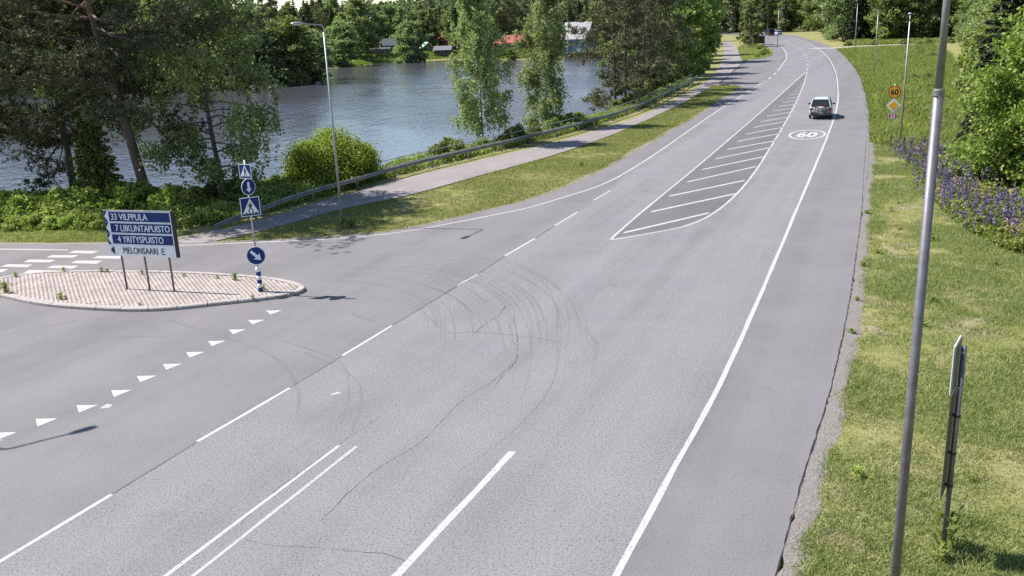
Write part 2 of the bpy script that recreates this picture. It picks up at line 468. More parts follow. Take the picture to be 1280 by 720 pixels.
M['blade'] = leaf_mat('grass_blade', (0.150, 0.182, 0.055), (0.310, 0.315, 0.125), 0.36, 0.25, (0.40, 0.34, 0.22), 0.45, 0.56, 0.70, (0.125, 0.170, 0.042))
M['blade_tall'] = leaf_mat('tall_grass_blade', (0.180, 0.205, 0.065), (0.330, 0.330, 0.130), 0.38, 0.25, (0.32, 0.32, 0.13), 0.4, 0.52, 0.72, (0.160, 0.205, 0.050))
M['lupin'] = leaf_mat('lupin_flower', (0.072, 0.056, 0.160), (0.190, 0.150, 0.300), 0.25)
M['lupin_pale'] = leaf_mat('pale_lupin_flower', (0.50, 0.32, 0.30), (0.55, 0.40, 0.36), 0.2)
M['car_paint'] = plain('silver_car_paint', (0.42, 0.44, 0.45), 0.25, 0, 0.02)
M['car_blue'] = plain('pale_blue_car_paint', (0.42, 0.50, 0.62), 0.25, 0.2, 0.02)
M['van_paint'] = plain('dark_blue_van_paint', (0.020, 0.020, 0.055), 0.3, 0.1, 0.02)
M['glass'] = plain('dark_glass', (0.02, 0.025, 0.03), 0.06, 0, 0.02, 6, 0.8)
M['tyre'] = plain('tyre_rubber', (0.02, 0.02, 0.021), 0.85)
M['rim'] = plain('alloy_rim', (0.45, 0.46, 0.47), 0.35, 0.7)
M['lamp_red'] = plain('red_lens', (0.36, 0.012, 0.012), 0.2)
M['trim'] = plain('black_plastic', (0.03, 0.03, 0.032), 0.6)
M['bike_red'] = plain('red_bicycle_paint', (0.35, 0.03, 0.05), 0.4)
M['bike_silver'] = plain('silver_bicycle_paint', (0.5, 0.5, 0.52), 0.4, 0.4)
M['roof_red'] = plain('red_roof', (0.42, 0.085, 0.075), 0.6, 0, 0.1, 3)
M['roof_grey'] = plain('pale_grey_roof', (0.125, 0.124, 0.14), 0.5, 0, 0.06, 3)
M['roof_green'] = plain('pale_green_roof', (0.35, 0.46, 0.40), 0.5, 0, 0.06, 3)
M['wall_white'] = plain('white_boards', (0.38, 0.40, 0.395), 0.8, 0, 0.05, 3)
M['wall_teal'] = plain('grey_green_boards', (0.26, 0.34, 0.35), 0.8, 0, 0.06, 3)
M['wall_brown'] = plain('brown_brick_wall', (0.14, 0.085, 0.07), 0.9, 0, 0.15, 3)
M['wall_dark'] = plain('dark_boards', (0.07, 0.085, 0.095), 0.8, 0, 0.1, 3)
M['wood_pole'] = plain('weathered_pole_wood', (0.20, 0.155, 0.12), 0.9, 0, 0.2, 6)
M['stone'] = plain('shore_stone', (0.26, 0.25, 0.24), 0.9, 0, 0.2, 4, 0.2, 0.4)

# ================================================================ THE SETTING
LAKE_Z = -2.2
LAKE = np.array([(-420, 30), (-120, 66), (-60, 68), (-41, 65), (-30, 59), (-22, 57), (-16, 57), (-12.5, 60), (-9, 66), (-4.8, 72), (1.5, 80.5), (10, 98),
                 (17, 122), (24, 160), (32, 210), (38, 255), (42, 288), (34, 291), (26, 287), (14, 284), (3, 281), (-8, 296), (-18, 307), (-28, 306), (-39, 303),
                 (-45, 288), (-51, 278), (-60, 262), (-58, 240), (-45, 214), (-42, 205), (-49, 193), (-75, 188), (-110, 192), (-420, 215)], float)
def height(P):
    P = np.asarray(P, float); x, y = P[:, 0], P[:, 1]
    d = dist_poly(P, LAKE); ins = in_poly(P, LAKE)
    w = np.where(y > 140, 9.0, 4.6)
    bank = LAKE_Z + (-0.06 - LAKE_Z) * smoothstep(0, 1, d / w)
    z = np.where(ins, LAKE_Z - np.minimum(2.0, 0.05 + d * 0.4), bank)
    R = np.hypot(x, y)
    # far ridges behind the lake, and the wooded slope east of the road
    ang = np.arctan2(x, y)
    hill = smoothstep(480, 1250, R) * (25 + 5 * np.sin(ang * 7 + 0.6) + 3 * np.sin(ang * 17 + 2.0))
    z = z + np.where(ins, 0, hill)
    # meadow ditch and rising wood floor east of the road
    s = (x - 4.2) * math.cos(ROAD_ANG) - (y - 13.06) * math.sin(ROAD_ANG)      # metres right of the asphalt edge
    near = smoothstep(16, 60, s) * (1 - smoothstep(250, 330, y))
    z = z + 3.0 * near
    z = z - 0.25 * np.exp(-((s - 7.5) / 2.2) ** 2) * smoothstep(42, 60, y) * (1 - smoothstep(120, 170, y))
    return z
def hz(x, y): return float(height(np.array([[x, y]]))[0])

xs = np.concatenate([-np.geomspace(125, 3500, 34)[::-1], np.arange(-123, 132, 1.6), np.geomspace(134, 3500, 34)])
ys = np.concatenate([-np.geomspace(12, 900, 16)[::-1], np.arange(-10, 345, 1.6), np.geomspace(348, 4000, 46)])
gx, gy = np.meshgrid(xs, ys)
gp = np.stack([gx.ravel(), gy.ravel()], 1)
gz = height(gp)
nx, ny = len(xs), len(ys)
ii, jj = np.meshgrid(np.arange(nx - 1), np.arange(ny - 1))
q = (jj * nx + ii).ravel()
ground = link_mesh('ground', arr_mesh('ground', np.column_stack([gp, gz]), np.stack([q, q + 1, q + nx + 1, q + nx], 1), True), M['ground'])
tag(ground, kind='structure')
lake = flat_poly('lake_water', np.array([(-900, -100), (-60, 40), (0, 50), (60, 120), (90, 330), (-60, 330), (-900, 420)])[::1], LAKE_Z, M['water'])
tag(lake, kind='structure')
# the sheet of water only shows where the lake bed lies below it

# ---- main road with the side road and the lay-by
right_edge = GL([(970, 720), (1006, 590), (1040, 480), (1062, 380), (1072, 310), (1078, 260), (1085, 210), (1087, 175), (1086, 140), (1081, 115), (1074, 95), (1064, 80), (1050, 65.5), (1034, 57), (1016, 50.5), (1000, 46.2)])
re_line = smooth_line([(-5.2, -6), (-0.2, 4.0)] + right_edge + [(108, 350), (106, 395), (92, 455), (60, 530)], 2.0)
left_edge = [(-150, 60), (-60, 47.5), (-23.7, 41.6), (-18.5, 40.7), (-15.2, 40.3)] + GL([(280, 303), (350, 300), (430, 296), (480, 290.5), (540, 280), (600, 265), (650, 253), (700, 237), (740, 219), (780, 198), (820, 175), (860, 152), (885, 136), (905, 122), (929, 108)])
layby = GL([(915, 106), (902, 104.5), (929, 79), (935, 74.5), (957, 72.5), (965, 69), (967.5, 66), (965, 62.5), (960, 58.8), (953, 55)])
le_line = smooth_line(left_edge, 2.0)
far_left = smooth_line([layby[-1], (82, 292), (91, 325), (95, 360), (92, 395), (78, 440), (45, 510)], 5.0)
road_poly = [tuple(p) for p in le_line] + layby[:-1] + [tuple(p) for p in far_left] + [tuple(p) for p in re_line[::-1]] + [(-60, -6), (-150, 12)]
road = flat_poly('road', road_poly, 0.0, M['asphalt'], None, 0.10)
tag(road, kind='structure')
path_l = GL([(205, 299), (240, 293), (290, 284), (345, 269), (400, 252), (460, 235), (520, 219), (600, 200), (700, 176), (760, 158), (800, 145), (862, 115), (893, 93), (902, 75), (905, 62), (902, 52)])
path_r = GL([(217, 307), (262, 302), (300, 294.5), (365, 278), (430, 260), (480, 250), (520, 241), (600, 219), (700, 191), (780, 162), (850, 130), (880, 113), (892, 106.5)]) + GL([(902, 104.8), (929, 79.3), (925, 70), (921, 60), (914, 52)])
pl = smooth_line(path_l, 1.5); pr = smooth_line(path_r, 1.5)
path = flat_poly('cycle_path', [tuple(p) for p in pl] + [tuple(p) for p in pr[::-1]], -0.008, M['asphalt_path'], None, 0.06)
tag(path, kind='structure')
strip_poly = [tuple(p) for p in smooth_line(left_edge[5:], 2.0)] + [layby[0]] + [tuple(p) for p in smooth_line(path_r[1:13], 2.0)[::-1]]

# shoulder gravel, worn soil edges, gravel side road
re_fine = smooth_line([(-0.2, 4.0)] + right_edge + [(108, 350), (106, 395)], 0.4)
g1 = ribbon('road_shoulder', re_fine, 0.44, -0.052, M['gravel'], None, -0.18, 0.05)
for k, v in enumerate(g1.data.vertices): v.co.z = -0.005 if k < len(re_fine) else -0.057; tag(g1, kind='structure')
g2 = ribbon('road_edge', le_line, 0.55, -0.03, M['soil'], None, 0.12, 0.08); tag(g2, kind='structure')
gr = smooth_line([(73, 221)] + GL([(1046, 60.0), (1062, 58.4), (1090, 57.2), (1125, 55.5), (1165, 52.8), (1200, 50)]), 2.0)
g3 = ribbon('gravel_road', gr, 3.4, [max(0.012, hz(*p) + 0.05) if i > 2 else 0.012 for i, p in enumerate(gr)], M['gravel_pale'], None, 0.0, 0.1); tag(g3, kind='structure')

# coarse-grained running lanes laid over the smoother older asphalt
lane_l = smooth_line(GL([(-160, 800), (0, 704), (140, 619), (247, 552.5), (362, 485.5), (490, 407.5), (597, 343.5), (669, 298.5), (722, 265.5), (763, 238.5), (790, 212), (830, 186), (870, 158), (910, 131), (940, 112.5), (957, 102), (972, 89.5), (978, 81), (983.3, 73.5), (983.6, 68.5), (980.8, 62.5), (975, 57.5), (967, 53)]), 1.5)
lane_r = smooth_line(GL([(722, 810), (770, 721), (840, 590), (900, 480), (950, 370), (1000, 252), (1020, 205), (1036, 166), (1046, 135), (1047.5, 112), (1043.5, 88), (1034, 70.5), (1020, 59), (1004, 51.5), (990, 47)]), 1.5)
flat_poly('carriageway', [tuple(p) for p in lane_l] + [tuple(p) for p in lane_r[::-1]], 0.0008, M['asphalt_lane'], road)
# ---- painted markings: every line, stripe and triangle a part of the road
MZ = 0.004
def line_marking(pix, w=0.16, name='lane_line', mat='paint', z=MZ, step=1.0):
    P = smooth_line(GL(pix), step)
    return ribbon(name, P, w, z, M[mat], road, 0, 0.009 if mat == 'crack' else 0.006)
line_marking([(745, 765), (770, 720), (840, 590), (900, 480), (950, 370), (1000, 252), (1020, 205), (1036, 166), (1046, 135), (1047.5, 112), (1043.5, 88), (1034, 70.5), (1020, 59), (1004, 51.5), (990, 47)], 0.13, 'edge_line')
line_marking([(-40, 311), (0, 311.5), (85, 312.5)], 0.16, 'edge_line')
line_marking([(205, 307.5), (250, 306), (330, 302.5), (400, 299.5), (480, 293), (535, 284.5), (600, 272), (655, 261), (700, 248), (752, 231), (790, 211), (830, 185), (870, 157), (910, 130), (940, 111.5), (957, 101)], 0.125, 'edge_line')
for a, b in (((960.5, 98.8), (964, 96.2)), ((967, 93.6), (970, 91))): line_marking([a, b], 0.2, 'dash')
line_marking([(972, 88.8), (978, 80.5), (983, 73.5), (983.3, 68.5), (980.5, 62.5), (975, 57.5), (967, 53)], 0.17, 'edge_line')
line_marking([(902, 105), (925, 107), (954, 109)], 0.16, 'lane_line')
for a, b, m in (((-60, 738), (140, 618), 'paint'), ((247, 552), (362, 485), 'paint'), ((428, 444.5), (490, 407), 'paint'), ((572, 357), (597, 343), 'paint_worn'), ((631, 320), (669, 298), 'paint'), ((694, 282), (722, 265), 'paint'), ((742, 250.5), (763, 238), 'paint')):
    line_marking([a, b], 0.10, 'dash', m)
line_marking([(150, 762), (207, 720), (300, 650), (424, 557)], 0.085, 'lane_line')
line_marking([(185, 762), (241, 720), (330, 650), (446, 558)], 0.085, 'lane_line', 'paint_worn')
line_marking([(455, 762), (495, 720), (641, 564.5)], 0.155, 'dash')
# the hatched island
line_marking([(763, 299.5), (800, 267), (850, 226), (900, 184), (950, 141), (985, 110), (1007.5, 89.5)], 0.105, 'hatch_border')
line_marking([(765, 299.8), (805, 293), (850, 284.5), (880, 273.5), (905, 257), (925, 238), (945, 213), (962, 186), (980, 156), (995, 128), (1004, 107), (1009, 90)], 0.105, 'hatch_border')
HST = [(110, 635, 445, 557), (213, 556, 545, 485), (283, 497, 580, 435), (350, 444, 622, 383), (408, 397, 648, 347), (457, 357, 675, 312), (503, 321, 692, 287), (541, 291, 708, 260), (572, 264, 722, 236),
       (602, 239, 738, 213), (630, 217, 750, 196), (653, 196, 760, 178), (675, 177, 768, 163), (695, 160, 775, 149), (712, 145, 780, 135), (727, 130, 785, 122), (740, 117, 790, 109), (752, 104, 794, 97), (763, 92, 797, 86), (772, 80, 800, 74), (780, 69, 802, 64), (788, 58, 804, 53)]
for x0, y0, x1, y1 in HST:
    a = G(740 + x0 / 3, 80 + y0 / 3); b = G(740 + x1 / 3, 80 + y1 / 3)
    k = (b - a) / np.linalg.norm(b - a); rd = np.array([math.sin(ROAD_ANG), math.cos(ROAD_ANG)]) * 0.20
    a = a + k * 0.15; b = b - k * 0.15
    flat_poly('hatch_stripe', [tuple(a - rd), tuple(b - rd), tuple(b + rd), tuple(a + rd)], MZ, M['paint'], road)
# centre dashes beyond the hatching
cl = smooth_line(GL([(1009, 87), (1010, 80), (1009, 73), (1005.5, 66.5), (999.5, 61), (991, 55.5), (981, 50.5)]), 0.5)
L = 0
while L + 6 < len(cl):
    ribbon('dash', cl[L:L + 7], 0.22, MZ, M['paint'], road); L += 24
# speed figure in its oval
oc = G(1009, 168.2); ux = np.array([math.cos(ROAD_ANG), -math.sin(ROAD_ANG)]); uy = np.array([math.sin(ROAD_ANG), math.cos(ROAD_ANG)])
rx, ry = 1.32, 2.85
th = np.linspace(0, 2 * np.pi, 49)[:-1]
vo = [oc + ux * rx * np.cos(t) + uy * ry * np.sin(t) for t in th]; vi = [oc + ux * (rx - 0.17) * np.cos(t) + uy * (ry - 0.30) * np.sin(t) for t in th]
mb = MB(); mb.add([(p[0], p[1], MZ) for p in vo + vi], [(i, (i + 1) % 48, 48 + (i + 1) % 48, 48 + i) for i in range(48)])
mb.build('oval_ring', M['paint'], road)
tm = text_mesh('60', 1.0, 0.035, 'CENTER', 1.25)
Mx = Matrix(((ux[0] * 1.15, uy[0] * 4.1, 0, oc[0] - uy[0] * 1.45), (ux[1] * 1.15, uy[1] * 4.1, 0, oc[1] - uy[1] * 1.45), (0, 0, 1, MZ), (0, 0, 0, 1)))
place_mesh('speed_figure', tm, M['paint'], road, Mx)
# give way triangles
for u, v in ((-14, 553), (4, 543.5), (56, 526), (107, 509), (150, 490), (182, 472), (214, 457), (243, 442), (270, 428), (296, 413.5), (320, 401.5), (342, 389.5)):
    c = G(u, v)
    flat_poly('give_way_triangle', [(c[0] - 0.30, c[1] + 0.15), (c[0] - 0.02, c[1] - 0.34), (c[0] + 0.27, c[1] + 0.11)], MZ, M['paint'], road)
flat_poly('paint_smear', GL([(124, 511), (133, 505), (141, 506), (137, 510)]), MZ, M['paint_worn'], road)
flat_poly('paint_smear', GL([(412, 493), (422, 490), (427, 491), (417, 494)]), MZ, M['paint_worn'], road)
# zebra and cycle crossing stripes
for qd in ([(615, 118), (670, 95), (890, 100), (830, 122)], [(415, 158), (465, 137), (710, 137), (655, 160)], [(210, 200), (260, 175), (505, 180), (450, 202)], [(0, 240), (70, 218), (295, 222), (240, 246)], [(-160, 282), (-100, 260), (75, 264), (20, 290)], [(-400, 330), (-340, 305), (-140, 308), (-190, 334)],
           [(985, 132), (1040, 112), (1250, 112), (1200, 132)], [(835, 165), (880, 143), (1120, 145), (1070, 170)], [(635, 208), (690, 185), (925, 187), (865, 215)], [(420, 252), (475, 230), (710, 232), (655, 258)], [(205, 298), (265, 270), (515, 275), (460, 300)]):
    flat_poly('crossing_stripe', GL([(x / 7.2, 300 + y / 7.2) for x, y in qd]), MZ, M['paint'], road)
# seams, cracks and tyre marks lie on the road
line_marking([(969, 722), (1005, 592), (1039, 482), (1061, 380), (1071, 310), (1077, 262), (1080, 212), (1083, 176)], 0.022, 'edge_crack', 'crack', 0.0025, 0.2)
line_marking([(140, 618), (247, 552)], 0.035, 'seam', 'seam', 0.0026, 0.4)
line_marking([(362, 485), (428, 445)], 0.035, 'seam', 'seam', 0.0026, 0.4)
line_marking([(490, 407), (530, 383), (572, 357)], 0.04, 'seam', 'seam', 0.0026, 0.4)
line_marking([(597, 343), (631, 320)], 0.035, 'seam', 'seam', 0.0026, 0.4)
line_marking([(669, 298), (694, 282)], 0.035, 'seam', 'seam', 0.0026, 0.4)
line_marking([(900, 103.5), (910, 95), (921, 85.5), (929, 78.8)], 0.35, 'seam', 'seam', 0.0026, 0.6)
line_marking([(1047, 118), (1045, 98), (1039, 82), (1031, 71)], 0.10, 'seam', 'seam', 0.0026, 0.6)
def crack(pix, w=0.022, amp=0.05):
    P = smooth_line(GL(pix), 0.12)
    P = P + np.cumsum(RNG.normal(0, amp * 0.25, P.shape), 0) * 0.35 + RNG.normal(0, amp * 0.22, P.shape)
    ws = np.clip(RNG.normal(w * 0.55, w * 0.4, len(P)), 0.003, 0.03)
    ribbon('crack', P, w, 0.0031, M['seam'], road, ws=ws)
crack([(402, 650), (430, 622), (455, 600), (478, 583), (500, 570)])
crack([(500, 570), (535, 545), (562, 515), (585, 495), (610, 480), (640, 455)], 0.02)
crack([(306, 674), (345, 682), (400, 684), (450, 690), (478, 692), (512, 703)], 0.022)
crack([(594, 416), (612, 402), (623, 396), (632, 383)], 0.03)
crack([(560, 417), (600, 415), (660, 421), (700, 428)], 0.018)
crack([(770, 357), (768, 356), (764, 357)], 0.05)
crack([(620, 480), (645, 450), (646, 420), (640, 395)], 0.03)
crack([(300, 655), (350, 610), (420, 560), (480, 520)], 0.014)
zt = 0.0034
for k, (pix, w) in enumerate([
        ([(500, 345), (560, 350), (600, 371), (632, 400), (645, 440), (640, 480)], 0.10), ([(480, 348), (560, 356), (605, 382), (625, 412), (633, 450)], 0.16), ([(430, 340), (530, 357), (580, 380), (604, 410), (612, 445)], 0.12),
        ([(420, 352), (500, 360), (550, 385), (556, 408), (556, 430)], 0.10), ([(600, 331), (660, 338), (700, 365), (722, 395), (727, 415)], 0.10), ([(560, 320), (640, 330), (690, 352), (708, 385), (712, 430)], 0.12),
        ([(520, 312), (620, 322), (670, 345), (694, 380), (696, 440)], 0.16), ([(460, 335), (545, 345), (590, 365), (618, 392), (628, 425)], 0.18), ([(400, 372), (470, 372), (520, 385), (545, 405)], 0.16),
        ([(470, 325), (560, 335), (620, 360), (655, 398), (664, 450), (650, 500)], 0.12), ([(330, 330), (450, 335), (540, 350), (596, 385), (616, 430)], 0.10), ([(420, 318), (540, 322), (630, 345), (676, 390), (684, 440)], 0.12),
        ([(440, 392), (452, 397), (470, 402)], 0.4), ([(500, 352), (548, 362), (575, 377), (590, 393)], 0.3), ([(560, 365), (575, 355), (590, 352)], 0.5),
        ([(380, 440), (440, 470), (452, 500), (440, 540)], 0.25), ([(210, 400), (330, 440), (370, 480), (372, 520)], 0.3), ([(330, 420), (420, 450), (436, 490), (425, 530)], 0.22),
        ([(0, 420), (110, 400), (200, 405)], 0.25), ([(0, 450), (110, 425), (210, 420)], 0.3), ([(700, 420), (690, 480), (640, 540), (560, 600)], 0.2), ([(730, 410), (745, 430), (740, 470)], 0.3)]):
    zt += 0.0004
    ribbon('tyre_mark', smooth_line(GL(pix), 0.4), w * 0.38, zt, M['tyre_mark'], road)
# many faint arcs where lorries turn in from the side road
aI = smooth_line(GL([(330, 350), (430, 350), (500, 360), (545, 383), (556, 408), (556, 432)]), 0.4)
aO = smooth_line(GL([(440, 318), (560, 320), (640, 331), (700, 362), (722, 395), (726, 440)]), 0.4)
def resample(P, n): 
    s = np.linspace(0, 1, len(P)); t = np.linspace(0, 1, n); return np.stack([np.interp(t, s, P[:, 0]), np.interp(t, s, P[:, 1])], 1)
aI, aO = resample(aI, 60), resample(aO, 60)
for k in range(34):
    f = RNG.uniform(-0.1, 1.05); P = aI * (1 - f) + aO * f + RNG.normal(0, 0.15, 2)
    i0 = RNG.integers(0, 22); i1 = RNG.integers(38, 60); zt += 0.0003
    ribbon('tyre_mark', P[i0:i1], 0.03, zt, M['tyre_mark'], road, ws=np.linspace(RNG.uniform(0.02, 0.05), RNG.uniform(0.015, 0.07), i1 - i0))
# darker patched asphalt inside the hatching and on the lay-by
hp = GL([(767, 298), (805, 292), (850, 283), (880, 272), (905, 255), (925, 236), (945, 211), (962, 184), (980, 154), (995, 126), (1004, 105), (1007.5, 91), (985, 111), (950, 142), (900, 185), (850, 227), (800, 268)])
flat_poly('patch', hp, 0.0018, M['asphalt_dark'], road)

# ---- traffic island: kerb stones round brick paving
isl = empty('traffic_island'); tag(isl, kind='structure')
IO = [(-18.9, 32.3), (-16.3, 30.75), (-12.6, 29.7), (-9.8, 30.15), (-8.1, 30.65), (-7.45, 31.25), (-7.75, 32.05), (-9.05, 33.1), (-11.2, 34.0), (-13.56, 34.75), (-17, 35.4), (-18.8, 35.5), (-20.2, 34.9), (-20.7, 33.9), (-20.1, 33.0)]
IP = smooth_line(IO, 1.0, True)[:-1]
C0 = IP.mean(0)
nk = len(IP)
fine = smooth_line(IO, 0.25, True)[:-1]
def inset(P, d):
    N = normals2(np.vstack([P[-1], P, P[0]]))[1:-1]
    sgn = 1 if ((P + N * 0.1 - C0) ** 2).sum() < ((P - C0) ** 2).sum() else -1
    return P + N * sgn * d
kin = inset(fine, 0.24); kch = inset(fine, 0.035); KZ = 0.13
nf = len(fine); per = 4
for s0 in range(0, nf, per):
    ids = [(s0 + k) % nf for k in range(min(per, nf - s0) + 1)]
    mb = MB(); vs = []; fs = []
    gap = 0.012
    for t, i in enumerate(ids):
        sec = [fine[i], fine[i], kch[i], kin[i], kin[i]]
        zz = [-0.05, KZ - 0.035, KZ, KZ, -0.05]
        sh = np.zeros(2)
        if t == 0: sh = (fine[ids[1]] - fine[i]); sh = sh / np.linalg.norm(sh) * gap
        if t == len(ids) - 1: sh = (fine[ids[-2]] - fine[i]); sh = sh / np.linalg.norm(sh) * gap
        dz = random.uniform(-0.006, 0.006) if t == 0 else dz
        vs += [(p[0] + sh[0], p[1] + sh[1], z + (dz if z > 0 else 0)) for p, z in zip(sec, zz)]
    m_ = len(ids)
    for t in range(m_ - 1):
        for k in range(5):
            fs.append((t * 5 + k, t * 5 + (k + 1) % 5, (t + 1) * 5 + (k + 1) % 5, (t + 1) * 5 + k))
    fs += [(4, 3, 2, 1, 0), tuple((m_ - 1) * 5 + k for k in range(5))]
    mb.add(vs, fs); mb.build('kerb_stone', M['kerb'], isl)
bed = inset(fine, 0.25)
flat_poly('paving_bed', bed, 0.104, M['mortar'], isl)
# paving bricks 20 x 10 cm in running bond
pv, pf = [], []
a0 = math.radians(-17); ca, sa = math.cos(a0), math.sin(a0)
inner = inset(fine, 0.30)
cand = []
for r_ in range(-40, 41):
    for c_ in range(-45, 46):
        lx, ly = c_ * 0.20 + (0.10 if r_ % 2 else 0), r_ * 0.10
        cand.append((C0[0] + lx * ca - ly * sa, C0[1] + lx * sa + ly * ca))
cand = np.array(cand); cand = cand[in_poly(cand, inner)]
hx, hy = 0.0975, 0.0478
nb = len(cand)
off = np.array([(-hx, -hy), (hx, -hy), (hx, hy), (-hx, hy)]); off = np.stack([off[:, 0] * ca - off[:, 1] * sa, off[:, 0] * sa + off[:, 1] * ca], 1)
top = (cand[:, None, :] + off[None])
tz = 0.112 + RNG.normal(0, 0.0022, (nb, 1)) + RNG.normal(0, 0.001, (nb, 4))
V = np.concatenate([np.dstack([top, tz]), np.dstack([top, np.full((nb, 4), 0.07)])], 1).reshape(-1, 3)
base8 = np.array([(0, 1, 2, 3), (4, 5, 1, 0), (5, 6, 2, 1), (6, 7, 3, 2), (7, 4, 0, 3)])
Fq = (np.arange(nb)[:, None, None] * 8 + base8[None]).reshape(-1, 4)
pm = plain('paving_brick_top', (0.385, 0.328, 0.30), 0.9, 0, 0.12, 1.5, 0.2)
nt = pm.node_tree; gn = nt.nodes.new('ShaderNodeNewGeometry'); bs = nt.nodes['Principled BSDF']
old = bs.inputs['Base Color'].links[0].from_socket
nt.links.new(mixc(nt, ramp(nt, gn.outputs['Random Per Island'], 0, 1, 0, 0.35), old, (0.31, 0.265, 0.245)), bs.inputs['Base Color'])
pv_o = link_mesh('paving_brick', arr_mesh('paving_brick', V, Fq), pm, isl); tag(pv_o, kind='stuff')
cv = G(351, 366.5, 0.12); mb = MB(); mb.tube([(cv[0] - .05, cv[1], 0.10), (cv[0] - .05, cv[1], 0.118)], 0.31, 20); mb.build('round_cover', M['concrete'], isl)
# shore rocks at the point across the water

# ================================================================ STREET FURNITURE
# ---- direction sign on the island
def panel_frame(o, xdir, loc):
    """matrix: local x along the board, local y up, local z out of the face"""
    x = Vector(xdir).normalized(); y = Vector((0, 0, 1)); z = x.cross(y)
    m = Matrix((x, y, z)).transposed().to_4x4(); m.translation = loc; return m
legs = [(-14.19, 32.31), (-13.24, 32.01), (-12.24, 31.71)]
ds = thing('direction_sign', 'blue and white direction sign board with place names on three steel legs', 'sign', (-13.24, 32.01, 0.11))
def rel(p, o): return (p[0] - o.location.x, p[1] - o.location.y, p[2] - o.location.z)
for lx, ly in legs:
    mb = MB(); mb.tube([rel((lx, ly, 0.05), ds), rel((lx, ly, 3.0), ds)], 0.036, 10); mb.build('leg', M['galv_dull'], ds, True)  # the darker steel paints the shade on the legs
xd = Vector((1.95, -0.60, 0)).normalized()
S0 = Vector((-14.19, 32.31, 0)) - xd * 0.42            # left end of the board
S0 = S0 + Vector((-0.3, -0.95, 0)).normalized() * 0.07  # the board hangs on the near side of the legs
BW = 2.82; z0b, z1b = 1.40, 3.06; ph = (z1b - z0b) / 4
def boardM(zc, out=0.0):
    m = panel_frame(None, xd, S0); m.translation = S0 + Vector((0, 0, zc)) + m.to_3x3() @ Vector((0, 0, out)) - Vector(ds.location); return m
rows = [('33 VILPPULA', 'signblue', 'signwhite', 0.30, 1.55), ('7 LIIKUNTAPUISTO', 'signblue', 'signwhite', 0.42, 2.30), ('4 YRITYSPUISTO', 'signblue', 'signwhite', 0.44, 1.95), ('MELONSAARI', 'signwhite', 'black', 0.60, 1.48)]
for k, (txt, bg, fg, tx, tw) in enumerate(rows):
    zb = z1b - (k + 1) * ph + 0.004; zt_ = z1b - k * ph - 0.004
    hh = zt_ - zb
    bm_ = boardM(zb)
    mb = MB(); mb.prism([(0.0, 0), (BW, 0), (BW, hh), (0.0, hh)], -0.045, 0.0, bm_)
    pn = mb.build('sign_panel', M['signwhite' if bg == 'signblue' else 'signwhite'], ds)
    tag(pn, ('white panel reading ' if bg == 'signwhite' else 'blue panel reading ') + txt)
    if bg == 'signblue':      # blue field with the white pointed end and white frame left over
        mb = MB(); mb.prism([(0.21, 0.030), (BW - 0.035, 0.030), (BW - 0.035, hh - 0.030), (0.21, hh - 0.030)], 0.0005, 0.003, bm_); mb.build('field', M[bg], pn)
        for tri in ([(0.005, 0.005), (0.15, 0.005), (0.03, hh / 2 - 0.02), (0.005, hh / 2)], [(0.005, hh - 0.005), (0.005, hh / 2 + 0.005), (0.03, hh / 2 + 0.02), (0.15, hh - 0.005)]):
            mb = MB(); mb.prism(tri if tri[0][1] < 0.01 else tri, 0.0005, 0.003, bm_); mb.build('field', M[bg], pn)
    else:
        mb = MB(); mb.prism([(0.05, hh / 2), (0.23, 0.03), (0.23, hh - 0.03)], 0.0005, 0.003, bm_); mb.build('arrow_head', M['black'], pn)
    if txt == 'MELONSAARI':
        me = text_mesh('E', 1.0, 0.0); exs = [v.co.x for v in me.vertices]; eys = [v.co.y for v in me.vertices]
        place_mesh('letter', me, M['black'], pn, bm_ @ Matrix.Translation((2.24, hh / 2 - 0.1175, 0.006)) @ Matrix.Diagonal((0.14 / (max(exs) - min(exs)), 0.235 / (max(eys) - min(eys)), 1, 1)) @ Matrix.Translation((-min(exs), -min(eys), 0)))
    me = text_mesh(txt, 1.0, 0.0)
    mbt = MB()
    for sh_, dz_ in ((0, 0), (0.022, 0.0012), (0.044, 0.0024)): mbt.add([(v.co.x + sh_, v.co.y, v.co.z + dz_) for v in me.vertices], [tuple(p_.vertices) for p_ in me.polygons])
    me = mbt.mesh('lettering')
    xsz = [v.co.x for v in me.vertices]; ysz = [v.co.y for v in me.vertices]
    sx_ = tw / (max(xsz) - min(xsz)); sy_ = 0.235 / (max(ysz) - min(ysz))
    place_mesh('lettering', me, M[fg], pn, bm_ @ Matrix.Translation((tx, hh / 2 - 0.1175, 0.006)) @ Matrix.Diagonal((sx_, sy_, 1, 1)) @ Matrix.Translation((-min(xsz), -min(ysz), 0)))
mb = MB(); mb.prism([(-0.02, 0), (BW + 0.02, 0), (BW + 0.02, 0.03), (-0.02, 0.03)], -0.05, 0.01, boardM(z1b)); mb.build('top_strip', M['galv'], ds)
mb = MB(); mb.prism([(BW + 0.002, 0), (BW + 0.10, 0), (BW + 0.10, z1b - z0b), (BW + 0.002, z1b - z0b)], -0.10, -0.002, boardM(z0b)); mb.build('end_strip', M['black'], ds)

